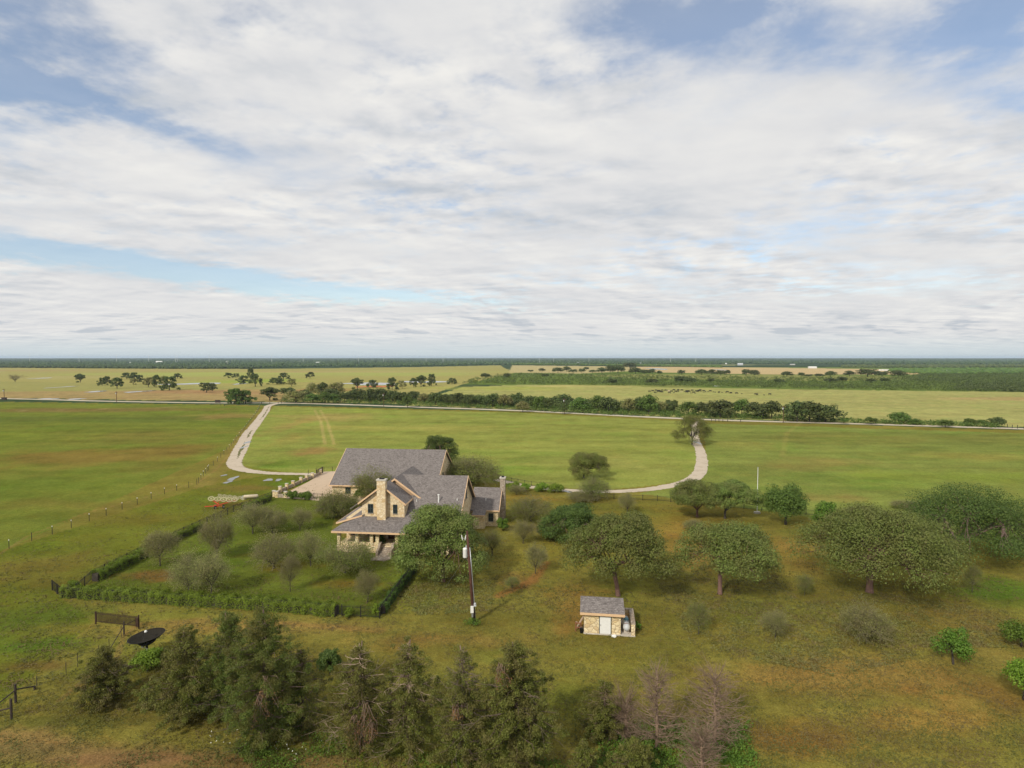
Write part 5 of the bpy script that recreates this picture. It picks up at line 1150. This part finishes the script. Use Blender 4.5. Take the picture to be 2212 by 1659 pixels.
# ---------------------------------------------------------------- conifers across the foreground
def conif(bx, by, top, x0, x1, seed, label, leaf='conifer_leaf', pine=False, sprays=(), kind='conifer', deadm='weathered', **kw):
    g = at(bx, by); Hh = height(bx, by, top); W_ = wid(bx, by, x1 - x0) * 1.34; kw['per'] = int(kw.get('per', 60) * 1.7); kw['nb'] = int(kw.get('nb', 70) * 1.15); kw.setdefault('leaf', .125); mb, dead, (V, F_) = make_conifer(W_, Hh, seed, pine=pine, **kw); rg = np.random.default_rng(seed)
    nf = len(mb.f); mb.add(dead.v, dead.f); tm = mb_mesh(mb, 'trunk', M['bark']); tm.materials.append(M[deadm])
    tm.polygons.foreach_set('material_index', (np.arange(len(tm.polygons)) >= nf).astype(np.int32))
    o = plant(kind, tm, mesh_np('crown', V, F_, [M[leaf]]), tuple(g), label=label, cat='tree')
    for (px, py, L_, front) in sprays:
        q = ray(px, py); t = (g[1] - front) / q[1]; p = q * t + np.array([0, 0, HC]) - g; sm = MB(); V2, F2 = rust_spray(sm, None, p, L_, rg)
        b_ = link('dead_bough', mb_mesh(sm, 'dead_bough', M['dead_twig']), o); link('dead_needles', mesh_np('dead_needles', V2, F2, [M['rust_leaf']]), b_)
    return o
conif(228, 1522, 1402, 183, 271, 201, 'broad squat juniper alone at the left, below the dish', nb=80, per=75)
conif(320, 1530, 1476, 300, 346, 202, 'tiny juniper seedling between the squat juniper and the pine row', nb=36, per=45, thin=.3)
conif(405, 1552, 1356, 350, 464, 203, 'leftmost large conifer of the foreground row', nb=95, per=75)
conif(497, 1545, 1322, 436, 556, 204, 'bushy pine left of the tallest pine', 'pine_leaf', True, nb=95, per=80, deadfrac=.08)
conif(572, 1602, 1318, 512, 662, 205, 'tallest pine of the foreground row with a rusty dead bough low on its front', 'pine_leaf', True, nb=120, per=90, deadfrac=.12, sprays=[(571, 1462, 3.0, 2.0), (560, 1500, 2.2, 2.0)])
conif(655, 1572, 1402, 628, 716, 206, 'thin half-dead conifer right of the tallest pine', nb=80, per=55, thin=.25, deadfrac=.3, topbare=.12)
conif(779, 1612, 1386, 724, 842, 207, 'conifer with a large rust-brown dead bough at its foot', nb=95, per=65, thin=.1, deadfrac=.28, topbare=.15, deadm='pale_wood', sprays=[(790, 1520, 3.4, 1.8), (765, 1545, 2.4, 1.8), (800, 1560, 2.2, 2.0)])
conif(882, 1618, 1382, 834, 950, 208, 'conifer with pale bare branches in the middle of the row', nb=95, per=62, thin=.15, deadfrac=.3, topbare=.12, deadm='pale_wood')
conif(1000, 1640, 1396, 944, 1062, 209, 'conifer with a bare forked grey top', nb=95, per=62, thin=.1, deadfrac=.22, topbare=.30, sprays=[(985, 1520, 1.6, 1.5)])
conif(1112, 1655, 1388, 1052, 1202, 210, 'wide bright conifer with a rusty patch near its top, right end of the dense row', 'conifer_leaf', nb=120, per=85, deadfrac=.16, sprays=[(1082, 1437, 1.7, 1.6)])
conif(1305, 1592, 1474, 1266, 1344, 211, 'small juniper with a dead reddish top right of the dense row', nb=70, per=65, deadfrac=.2, topbare=.35, deadm='dead_twig')
conif(1260, 1690, 1598, 1230, 1286, 212, 'small dull juniper cut by the bottom edge', nb=50, per=50, thin=.2)
conif(1372, 1700, 1606, 1318, 1408, 213, 'dark low juniper cut by the bottom edge below the bare trees', nb=70, per=70)
conif(660, 1398, 1296, 600, 664, 214, 'bare grey snag with a tufted top behind the tallest pine', 'pine_leaf', nb=40, per=45, thin=.5, deadfrac=.5, pine=True) if False else None
def bare_tree(bx, by, top, x0, x1, seed, label, nb=62):
    g = at(bx, by); Hh = height(bx, by, top); Rr = wid(bx, by, x1 - x0) / 2 * 1.05; rg = np.random.default_rng(seed); mb, tw = MB(), MB()
    mb.tube([(0, 0, -.1), (.05, 0, Hh * .35), (-.05, .05, Hh * .7), (.05, 0, Hh)], [.15, .12, .07, .015], 7)
    for i in range(nb):
        h = .08 + .88 * (i + rg.random()) / nb; a = i * 2.4 + rg.uniform(-.4, .4); L_ = Rr * min(1, (1 - h) * 1.35 + .12) * rg.uniform(.7, 1.15) * (.75 + .25 * min(1, h * 4)); p = np.array([0, 0, Hh * h]); r = rg.uniform(-.10, .45)
        e = p + np.array([math.cos(a) * L_, math.sin(a) * L_, L_ * r + .3]); pts = limb(mb, p, e, .05, .018, rg, -.05, 4, 5, .07)
        for t in range(1, 6):
            for _ in range(2):
                d = (e - p) / L_ * rg.uniform(.25, .8) + rg.normal(0, .30, 3); q = pts[t]; e2 = q + d; p3 = limb(tw, q, e2, .016, .007, rg, 0, 3, 2, .1)
                for _ in range(2): limb(tw, p3[1], p3[1] + d * .6 + rg.normal(0, .2, 3), .009, .005, rg, 0, 3, 1)
    return plant('bare_tree', mb_mesh(mb, 'trunk', M['dead_twig']), None, tuple(g), label=label, cat='tree', extra=(('twigs', mb_mesh(tw, 'twigs', M['dead_twig'])),))
bare_tree(1418, 1618, 1457, 1366, 1474, 221, 'leafless brown conifer, left one of the bare pair at the bottom')
bare_tree(1543, 1612, 1457, 1488, 1618, 222, 'leafless brown conifer, right one of the bare pair at the bottom', 70)
bare_tree(1515, 1700, 1590, 1482, 1555, 223, 'small leafless tree cut by the bottom edge below the bare pair', 50)
bare_tree(1352, 1600, 1520, 1330, 1376, 224, 'thin bare sapling between the small juniper and the bare pair', 40)

# ---------------------------------------------------------------- hedges
def hedge(name, pts, wd, h, label, leaf='hedge_leaf', dens=170, seed=1, sz=.20):
    rg = np.random.default_rng(seed); P = smooth([at(x, y)[:2] for x, y in pts], 6); o0 = P[0].copy(); P = P - o0
    seg = np.hypot(*np.diff(P, axis=0).T); L_ = seg.sum(); n = int(L_ * dens); s = rg.uniform(0, L_, n); cs = np.concatenate([[0], np.cumsum(seg)])
    X = np.interp(s, cs, P[:, 0]); Y = np.interp(s, cs, P[:, 1]); i = np.clip(np.searchsorted(cs, s) - 1, 0, len(seg) - 1); d = np.diff(P, axis=0)[i] / seg[i][:, None]
    q = rg.uniform(-.15, math.pi + .15, n); ww = wd / 2 * (1 + .18 * np.sin(s * 1.9) + .12 * np.sin(s * 4.7 + 1)); hh = h * (1 + .09 * np.sin(s * 1.3 + 2) + .08 * np.sin(s * 3.9))
    cx = np.sign(np.cos(q)) * np.abs(np.cos(q)) ** .55; cz = np.clip(np.sin(q), -.1, 1) ** 1 if False else np.abs(np.sin(q)) ** .6 * np.sign(np.sin(q))
    k = 1 + rg.normal(0, .09, n); off = cx * ww * k; z = np.where(np.abs(cx) > .9, rg.uniform(0.02, 1, n), np.clip(cz, .05, 1.1)) * hh * k
    Pp = np.stack([X - d[:, 1] * off, Y + d[:, 0] * off, z], 1); Nn = np.stack([-d[:, 1] * cx, d[:, 0] * cx, cz + .2], 1) + unit(rg, n) * .7
    V, F_ = leaf_quads(Pp, Nn, sz, rg, .6)
    # woody core
    core = MB(); a_ = P[0]
    for j in range(len(P) - 1):
        dd = (P[j + 1] - P[j]) / seg[j]; nn = np.array([-dd[1], dd[0]]) * wd * .34; p, q_ = P[j], P[j + 1]
        core.add([(*(p - nn), 0), (*(q_ - nn), 0), (*(q_ + nn), 0), (*(p + nn), 0), (*(p - nn), h * .78), (*(q_ - nn), h * .78), (*(q_ + nn), h * .78), (*(p + nn), h * .78)], [(4, 5, 6, 7), (0, 1, 5, 4), (2, 3, 7, 6)] + ([(3, 0, 4, 7)] if j == 0 else []) + ([(1, 2, 6, 5)] if j == len(P) - 2 else []))
    o = empty('hedge', (*o0, 0), 0, label, 'hedge'); link('foliage', mesh_np('foliage', V, F_, [M[leaf]]), o); core.build('core', M['bark_dark'], o)
hedge('hedge', [(140, 1287), (300, 1298), (430, 1306), (600, 1317), (728, 1329)], 1.5, 1.35, 'long clipped green hedge along the front of the lawn', dens=950, sz=.15, seed=2)
hedge('hedge', [(148, 1279), (172, 1273)], 1.2, 1.2, 'short hedge stub at the left corner of the lawn', dens=700, sz=.15, seed=9)
hedge('hedge', [(205, 1256), (260, 1229), (316, 1201)], 1.3, 1.35, 'clipped hedge block on the left side of the lawn, nearer one', dens=800, sz=.15, seed=3)
hedge('hedge', [(345, 1186), (390, 1163), (434, 1143)], 1.1, 1.2, 'clipped hedge block on the left side of the lawn, farther one', dens=600, sz=.15, seed=4)
hedge('hedge', [(528, 1103), (560, 1090), (583, 1080)], 1.2, 1.3, 'short dark hedge near the corner of the gravel court', dens=260, seed=5)
hedge('hedge', [(826, 1326), (852, 1288), (880, 1252), (897, 1228)], .9, 1.05, 'dark narrow hedge along the right side of the lawn', 'oak_leaf_dark', dens=320, seed=6)
round_at(755, 1333, 1313, 745, 768, 51, 'small round bush at the gap in the front hedge', 'hedge_leaf', 'shrub', 'shrub', .15, nclump=24, per=70, bare=.02)
round_at(812, 1334, 1302, 803, 825, 52, 'narrow green bush at the right corner of the iron fence', 'hedge_leaf', 'shrub', 'shrub', .15, nclump=24, per=70, bare=.02)

# ---------------------------------------------------------------- trees of the middle distance (shared meshes)
FAR = []
for k in range(5):
    mb, (V, F_) = make_oak(10, 7.2, 300 + k, leaf=.75, nclump=34, per=42, bare=.18, bottom=.22, drop=.5, trunk_r=.26)
    FAR.append((mb_mesh(mb, 'trunk', M['bark_dark']), {c: mesh_np('crown', V, F_, [M[c]]) for c in ('far_leaf', 'far_green', 'mesq_leaf')}, 10, 7.4))
DENSE = []
for k in range(5):
    mb, (V, F_) = make_round(10, 8, 320 + k, leaf=.8, nclump=34, per=48, bare=.03, tr=.25)
    DENSE.append((mb_mesh(mb, 'trunk', M['bark_dark']), {c: mesh_np('crown', V, F_, [M[c]]) for c in ('far_leaf', 'far_green', 'mesq_leaf')}, 10.6, 8.2))
def far_trees(reg, lst, lib, where, group, leaf='far_leaf', kind='tree'):
    items = sorted(lst, key=lambda t: t[0])
    for i, t in enumerate(items):
        x, y, top, x0, x1 = t[:5]; lf = t[5] if len(t) > 5 else leaf; X_, Y_ = zf(reg, x, y); _, T_ = zf(reg, x, top)
        g = at(X_, Y_); Hh = height(X_, Y_, T_); W_ = wid(X_, Y_, (x1 - x0) / 4.0) * (1.25 if lib is DENSE else 1.12); tm, cm, w0_, h0_ = lib[i % 5] if not (len(t) > 6) else DENSE[i % 5]
        cx = wid(X_, Y_, ((x0 + x1) / 2 - x) / 4.0)
        size = 'broad' if (x1 - x0) > 1.6 * (y - top) else ('tall' if (x1 - x0) < 1.05 * (y - top) else 'rounded')
        lab = '%s %s tree, number %d from the left %s' % (size, {'far_leaf': 'dark', 'far_green': 'green', 'mesq_leaf': 'greyish'}[lf], i + 1, where)
        plant(kind, tm, cm[lf], (g[0] + cx * .7, g[1], 0), (W_ / w0_, W_ / w0_, Hh / h0_), (x * 1.7 + y) % 6.28, lab, 'tree', group)
far_trees(0, [(696, 318, 240, 648, 738), (885, 345, 270, 848, 920), (925, 330, 262, 890, 965), (1012, 370, 270, 955, 1068), (1098, 290, 232, 1045, 1145), (1165, 292, 226, 1115, 1202), (1155, 337, 280, 1110, 1190, 'mesq_leaf'), (1215, 315, 250, 1170, 1240), (1290, 358, 270, 1240, 1320, 'mesq_leaf'), (1345, 362, 250, 1308, 1392),
              (1410, 345, 258, 1370, 1445, 'mesq_leaf'), (1463, 386, 255, 1395, 1532), (1534, 283, 238, 1497, 1572), (1975, 280, 231, 1930, 2012), (2038, 275, 237, 2005, 2072), (1792, 405, 315, 1722, 1842), (1838, 392, 322, 1795, 1876), (2105, 328, 255, 2050, 2150), (2165, 300, 188, 2130, 2200), (2205, 355, 240, 2150, 2262)],
          FAR, 'in the open left pasture', 'oaks dotted over the left pasture')
far_trees(0, [(2005, 500, 372, 1922, 2060), (2040, 503, 357, 1970, 2108), (2118, 500, 380, 2045, 2200)], FAR, 'in the clump by the left gate', 'clump at the left road gate', 'far_green')
far_trees(1, [(125, 475, 355, 28, 205), (242, 288, 232, 186, 285), (180, 335, 270, 115, 250), (310, 352, 283, 262, 350, 'mesq_leaf'), (465, 282, 226, 422, 512)], FAR, 'between left gate and pond', 'trees left of the pond')
far_trees(1, [(880, 375, 275, 812, 935), (1005, 362, 290, 955, 1055), (1185, 380, 272, 1120, 1225), (1262, 370, 298, 1225, 1300, 'mesq_leaf'), (1370, 360, 278, 1318, 1405), (1422, 355, 252, 1375, 1482), (1515, 348, 235, 1480, 1555), (1695, 332, 277, 1645, 1742)], FAR, 'around the pond', 'trees around the pond')
g_ = at(*zf(0, 132, 316)); t_, w_, c_ = AIRY[0]; plant('tree', t_, None, tuple(g_), (2.6, 2.6, 1.7), 1, 'small leafless tree alone at the far left of the pasture', 'tree', extra=(('twigs', w_),))
HR1 = [(270, 440, 360, 205, 345), (345, 494, 392, 255, 430, 'mesq_leaf'), (490, 440, 320, 425, 532, 'mesq_leaf'), (570, 430, 312, 522, 628), (695, 445, 310, 620, 770, 'mesq_leaf'), (490, 496, 412, 428, 560, 'far_green'), (602, 501, 405, 545, 645, 'far_green'), (660, 496, 415, 615, 725, 'far_green'), (770, 485, 400, 700, 830), (420, 470, 380, 360, 480), (640, 460, 370, 570, 720),
       (880, 480, 378, 800, 950), (990, 490, 368, 925, 1045), (1080, 490, 366, 1015, 1130), (1180, 490, 380, 1115, 1235), (1260, 490, 398, 1200, 1315), (1310, 537, 438, 1265, 1355, 'far_green'), (1355, 480, 392, 1300, 1420), (1450, 500, 412, 1400, 1505, 'mesq_leaf'), (1545, 510, 400, 1490, 1625), (1655, 515, 415, 1598, 1715), (1745, 520, 412, 1685, 1805), (1835, 525, 420, 1780, 1895), (1930, 525, 428, 1870, 1990), (2045, 530, 408, 1980, 2112), (2150, 535, 418, 2085, 2215, 'mesq_leaf')]
HR2 = [(40, 520, 412, -10, 108), (92, 577, 478, 42, 148, 'mesq_leaf'), (150, 540, 430, 108, 195), (232, 560, 430, 182, 292, 'far_green'), (305, 560, 448, 258, 355), (445, 535, 418, 368, 525), (437, 592, 492, 402, 480), (590, 572, 446, 505, 665, 'far_green'), (740, 562, 426, 675, 822, 'far_green'), (830, 582, 442, 745, 922), (1000, 582, 460, 945, 1062, 'mesq_leaf'), (1092, 582, 442, 1040, 1155), (1180, 592, 422, 1100, 1262, 'far_green'), (1290, 582, 478, 1245, 1335, 'mesq_leaf'), (1372, 582, 462, 1318, 1425),
       (1520, 602, 488, 1445, 1595, 'far_green'), (1640, 602, 486, 1580, 1695), (1790, 622, 468, 1675, 1922), (1990, 612, 456, 1910, 2052, 'far_green'), (2140, 630, 482, 2055, 2310)]
HR = HR1 + [(x + 2212, y, t, a0 + 2212, b0, *r) if False else (x + 2212, y, t, a0 + 2212, b0 + 2212, *r) for x, y, t, a0, b0, *r in HR2]
HR += [(x + 4424, y, t, a0 + 4424, b0 + 4424, *r) for x, y, t, a0, b0, *r in [(40, 622, 484, -40, 98), (255, 655, 476, 140, 360), (370, 658, 482, 240, 470), (490, 660, 500, 380, 612), (655, 672, 618, 615, 695, 'far_green'), (890, 680, 620, 838, 942, 'far_green'), (1135, 675, 573, 1068, 1208, 'far_green'), (1270, 685, 630, 1228, 1312, 'far_green'), (1532, 705, 638, 1478, 1590, 'far_green'), (1750, 690, 627, 1705, 1795, 'far_green'), (1850, 692, 642, 1810, 1895, 'far_green'), (1985, 700, 616, 1930, 2038)]]
far_trees(1, HR, DENSE, 'in the hedgerow beyond the road', 'hedgerow beyond the gravel road')
far_trees(2, [(163, 228, 208, 138, 188), (260, 228, 196, 233, 287), (400, 235, 188, 350, 442), (470, 225, 178, 438, 507), (530, 235, 203, 493, 567), (600, 235, 196, 573, 630), (643, 212, 185, 618, 667), (690, 234, 208, 668, 728), (780, 238, 188, 730, 818), (850, 240, 168, 812, 882), (905, 240, 165, 860, 978), (1010, 205, 150, 965, 1085), (1070, 245, 190, 1012, 1118), (1150, 248, 206, 1102, 1182), (1210, 248, 198, 1178, 1245), (1272, 250, 214, 1250, 1297), (1462, 252, 211, 1430, 1497),
              (1640, 255, 203, 1590, 1690), (1725, 255, 205, 1685, 1764), (1800, 258, 210, 1762, 1840), (1860, 252, 208, 1832, 1888), (2020, 262, 206, 1983, 2062), (2095, 265, 208, 2052, 2128)]
          + [(x + 2212, y, t, a0 + 2212, b0 + 2212) for x, y, t, a0, b0 in [(163, 268, 222, 113, 212), (285, 268, 230, 260, 312), (350, 270, 246, 318, 388), (445, 272, 243, 403, 478), (540, 270, 218, 498, 578), (702, 265, 216, 660, 748), (860, 268, 198, 783, 938), (985, 270, 216, 932, 1038), (1125, 278, 216, 1068, 1182)]],
          DENSE, 'in the row before the tan field', 'far row of trees before the tan field')
far_trees(2, [(865, 337, 284, 815, 915), (1460, 318, 264, 1400, 1530), (1540, 322, 275, 1490, 1600), (1210, 330, 285, 1160, 1260), (1720, 320, 280, 1690, 1750), (280, 270, 240, 250, 320)] + [(x + 2212, y, t, a0 + 2212, b0 + 2212) for x, y, t, a0, b0 in [(540, 320, 278, 490, 590), (635, 310, 268, 595, 690), (885, 322, 283, 845, 925), (1010, 320, 275, 970, 1050), (85, 325, 288, 45, 130)]],
          DENSE, 'in the brush beyond the cattle', 'darker trees in the brush belt')
far_trees(1, [(1975, 280, 236, 1940, 2025), (2165, 278, 240, 2135, 2200)], DENSE, 'at the left tip of the green brush', 'trees at the tip of the brush')

# ---------------------------------------------------------------- masses nobody could count
zp = lambda r, L_: [zf(r, x, y) for x, y in L_]
scatter_bushes('brush', zp(2, [(-420, 330), (-330, 285), (-150, 262), (0, 245), (600, 252), (1100, 262), (2212, 278), (3300, 280), (3400, 250), (4800, 262), (4800, 420), (4424, 402), (3800, 392), (2212, 366), (1200, 350), (300, 335)]), 5200, (1.6, 3.2), 1.1, 20, M['brush'], 1)
scatter_bushes('thicket', zp(3, [(1130, 300), (1350, 245), (1800, 232), (2800, 235), (2800, 420), (2212, 402), (1620, 388), (1700, 350), (1400, 320)]), 2600, (2.0, 4.0), 1.2, 20, M['far_leaf'], 2)
scatter_bushes('thicket', zp(3, [(1600, 385), (1700, 345), (2800, 350), (2800, 420), (2212, 404)]), 500, (2.5, 4.2), 1.2, 26, M['far_leaf'], 3)
und = [(200, 492), (700, 500), (1300, 530), (1800, 545), (2212, 556)]
scatter_bushes('undergrowth', zp(1, [(215, 462), (700, 470), (1300, 480), (1800, 500), (2212, 512), (3000, 555), (4000, 590), (4424, 610), (5100, 655), (6420, 695), (6420, 712), (5100, 668), (4424, 640), (3700, 622), (3000, 600), (2212, 554), (1600, 532), (1000, 508), (215, 490)]), 1500, (.9, 1.9), .6, 28, M['far_green'], 4, hfac=.95)
scatter_bushes('undergrowth', zp(1, [(800, 440), (1300, 450), (2212, 480), (3600, 545), (3600, 580), (2212, 530), (1300, 485), (800, 478)]), 1500, (2.0, 3.6), .9, 30, M['far_leaf'], 14, hfac=1.0)
scatter_crowns('woodland', [(-500, 778), (300, 776.5), (700, 776), (900, 776), (1400, 777), (2300, 777), (2800, 777), (2800, 786), (2000, 788), (1700, 786), (1400, 787), (1100, 788), (1060, 788), (900, 791.5), (700, 792), (560, 795), (400, 796), (0, 793.5), (-500, 793)], 15000, (4, 7.5), (4, 8), M['wood_leaf'], 5)
scatter_crowns('woodland', [(-500, 774.2), (2800, 774.2), (2800, 778), (-500, 778)], 9000, (9, 18), (5, 10), M['wood_leaf'], 6)
scatter_crowns('woodland', [(-500, 790.5), (0, 791), (500, 794), (560, 795.5), (560, 796.2), (400, 797), (0, 794.5), (-500, 794)], 2500, (4, 6), (5, 8), M['wood_leaf'], 8)
scatter_crowns('woodland', zp(2, [(0, 160), (700, 170), (1300, 175), (1800, 178), (1810, 190), (1300, 182), (600, 170), (0, 166)]), 1200, (4, 6), (4, 7), M['far_green'], 9)
scatter_crowns('woodland', zp(3, [(640, 175), (1400, 175), (2400, 170), (2400, 186), (1400, 192), (640, 190)]), 1600, (4, 7), (4, 7), M['far_leaf'], 10)
scatter_crowns('woodland', zp(3, [(1050, 205), (1800, 200), (2400, 215), (2400, 245), (1400, 250), (1050, 225)]), 900, (4, 6), (3, 6), M['far_green'], 11)

# near ground cover: broad-leaved weeds, tufts, flowers
def tufts(name, poly, n, size, m, seed, h=.10, spread=.10, per=3):
    rg = np.random.default_rng(seed); P2 = np.array(poly, float); lo, hi = P2.min(0), P2.max(0); pts = []
    while len(pts) < n:
        q = rg.uniform(lo, hi, (n * 2, 2)); k = inside(P2, q[:, 0], q[:, 1]); pts.extend(q[k][: n - len(pts)])
    d = np.array(pts); b = (829.5 - d[:, 1]) / FL; a_ = (d[:, 0] - 1106) / FL; dz = -_s + b * _c; t = -HC / dz
    G = np.stack([a_ * t, (_c + b * _s) * t, np.full(n, .02)], 1)
    keep = fbm(G[:, 0] / 3, G[:, 1] / 3, seed, 4) > rg.uniform(.30, .62, n); G = G[keep]; G = np.repeat(G, per, 0)
    G[:, :2] += rg.normal(0, spread, (len(G), 2)); G[:, 2] += rg.uniform(0, h, len(G)); Nn = unit(rg, len(G)) * .8; Nn[:, 2] = np.abs(Nn[:, 2]) + .35
    V, F_ = leaf_quads(G, Nn, size, rg, .6); return tag(link(name, mesh_np(name, V, F_, [m])), kind='stuff')
M['weed'] = leaf_mat('weed', (.12, .13, .03), (.23, .235, .07), .2, .35, (.19, .14, .05))
M['grass_tuft'] = leaf_mat('grass_tuft', (.075, .095, .018), (.16, .17, .040), .2, .25, (.18, .125, .05))
tufts('weeds', [(1400, 1230), (1640, 1200), (1730, 1300), (1900, 1280), (2180, 1320), (2212, 1400), (2100, 1400), (1800, 1460), (1500, 1400)], 20000, .17, M['weed'], 1, .08)
tufts('weeds', [(840, 1260), (1080, 1230), (1060, 1320), (900, 1330)], 5000, .16, M['weed'], 2, .07)
tufts('grass_tufts', [(-20, 1500), (900, 1300), (2240, 1250), (2240, 1680), (-20, 1680)], 60000, .12, M['grass_tuft'], 3, .12, .12)
tufts('grass_tufts', [(-20, 1200), (500, 1040), (1100, 1060), (2240, 1160), (2240, 1300), (900, 1330), (-20, 1500)], 30000, .18, M['grass_tuft'], 4, .10, .15)
tufts('undergrowth', [(580, 1590), (640, 1560), (760, 1600), (860, 1620), (1000, 1650), (1200, 1640), (1240, 1670), (560, 1670), (500, 1620)], 2500, .16, M['bright_leaf'], 5, .35, .16, 5)
tufts('undergrowth', [(1280, 1560), (1620, 1560), (1640, 1670), (1260, 1670)], 3600, .16, M['bright_leaf'], 6, .4, .16, 5)
tufts('flowers', [(820, 1560), (900, 1540), (1010, 1570), (820, 1610)] if False else [(455, 1560), (530, 1555), (560, 1600), (700, 1600), (660, 1640), (450, 1600)], 45, .13, M['flower'], 7, .3, .25, 2)
round_at(1023, 1350, 1338, 1005, 1042, 61, 'low tuft of green weeds round the foot of the power pole', 'bright_leaf', 'weed_tuft', 'plant', .12, nclump=16, per=40, bare=.01)

# ---------------------------------------------------------------- cattle
def cow_mesh(m):
    mb = MB()
    def loft(rings, n=10):
        base = len(mb.v)
        for (x, y, z, ry, rz) in rings:
            for k in range(n): q = 2 * math.pi * k / n; mb.v.append((x, y + ry * math.cos(q), z + rz * math.sin(q)))
        for i in range(len(rings) - 1):
            for k in range(n): k2 = (k + 1) % n; mb.f.append((base + i * n + k, base + i * n + k2, base + (i + 1) * n + k2, base + (i + 1) * n + k))
        mb.f.append(tuple(base + k for k in range(n))[::-1]); e = base + (len(rings) - 1) * n; mb.f.append(tuple(e + k for k in range(n)))
    loft([(-1.0, 0, 1.05, .12, .16), (-.95, 0, 1.05, .26, .30), (-.6, 0, 1.02, .34, .36), (0, 0, .98, .38, .40), (.5, 0, .99, .33, .40), (.8, 0, 1.03, .24, .34), (1.0, 0, 1.0, .17, .24), (1.2, 0, .86, .13, .18), (1.38, 0, .70, .12, .15), (1.50, 0, .52, .10, .12), (1.60, 0, .33, .07, .08)])
    for x, y, k in ((-.72, .2, -1), (-.72, -.2, -1), (.62, .18, 1), (.62, -.18, 1)): mb.tube([(x, y, .95), (x + (.10 if k < 0 else 0), y, .62), (x - (.06 if k < 0 else 0), y, .34), (x, y, 0)], [.16, .10, .06, .065], 6)
    mb.tube([(-1.0, 0, 1.2), (-1.1, 0, .9), (-1.08, 0, .5)], [.03, .025, .05], 4)
    for s in (-1, 1): mb.tube([(1.30, .10 * s, .84), (1.27, .26 * s, .84)], [.05, .02], 4)
    return mb_mesh(mb, 'cow', m)
cb, ct = cow_mesh(M['cow_black']), cow_mesh(M['cow_tan'])
cows = [(425, 158, 0), (490, 148, 0), (537, 178, 0), (553, 137, 0), (590, 150, 0), (600, 160, 0), (612, 145, 0), (632, 157, 0), (668, 172, 0), (672, 137, 0), (735, 137, 0), (775, 132, 1), (800, 152, 2), (812, 181, 0), (850, 157, 0), (893, 129, 0), (898, 176, 1), (932, 159, 0), (972, 157, 0), (980, 128, 0), (1048, 133, 0), (1045, 156, 3), (1097, 156, 1), (1137, 151, 0), (1142, 171, 0), (1172, 151, 0), (1190, 159, 0), (1210, 151, 3), (1225, 183, 1), (1248, 139, 0), (1272, 178, 0), (1306, 187, 1), (1330, 152, 0), (1350, 157, 0), (1368, 143, 0), (1385, 142, 0), (1400, 132, 0), (1415, 147, 1), (1467, 146, 0), (1465, 164, 1), (1503, 158, 1), (1552, 157, 1), (1595, 149, 0), (1658, 163, 1), (1690, 167, 1), (1762, 176, 0), (1820, 174, 1), (1890, 168, 1), (1925, 170, 0), (1990, 188, 0), (2098, 195, 0), (2198, 197, 1), (2470, 214, 0), (2498, 217, 0), (2624, 222, 1), (2736, 213, 0)]
rgc = random.Random(4)
for i, (x, y, k) in enumerate(cows):
    X_, Y_ = 1354.9 + x / 8.889, 829.5 + y / 8.889; g = at(X_, Y_); o = link('calf' if k in (1, 3) else 'cow', ct if k >= 2 else cb, None, tuple(g))
    s = .62 if k in (1, 3) else 1.12; o.scale = (s, s, s); o.rotation_euler = (0, 0, rgc.choice([0, math.pi]) + rgc.uniform(-.7, .7))
    tag(o, '%s %s in the distant herd, animal number %d counting from the left' % (('black', 'black', 'cream', 'tan')[k], 'calf' if k in (1, 3) else 'cow', i + 1), 'calf' if k in (1, 3) else 'cow', 'herd grazing in the far pasture')

# ---------------------------------------------------------------- air
hm = bpy.data.materials.new('haze'); hm.use_nodes = True; nt = hm.node_tree
for n_ in list(nt.nodes): nt.nodes.remove(n_)
ho, pv = nt.nodes.new('ShaderNodeOutputMaterial'), nt.nodes.new('ShaderNodeVolumePrincipled')
pv.inputs['Color'].default_value = (.66, .82, 1.0, 1); pv.inputs['Density'].default_value = HAZE; pv.inputs['Anisotropy'].default_value = 0.0
nt.links.new(pv.outputs[0], ho.inputs['Volume'])
o = MB().box(-28000, 28000, -28000, 28000, -1.0, 60.0).build('haze', hm); tag(o, kind='stuff')
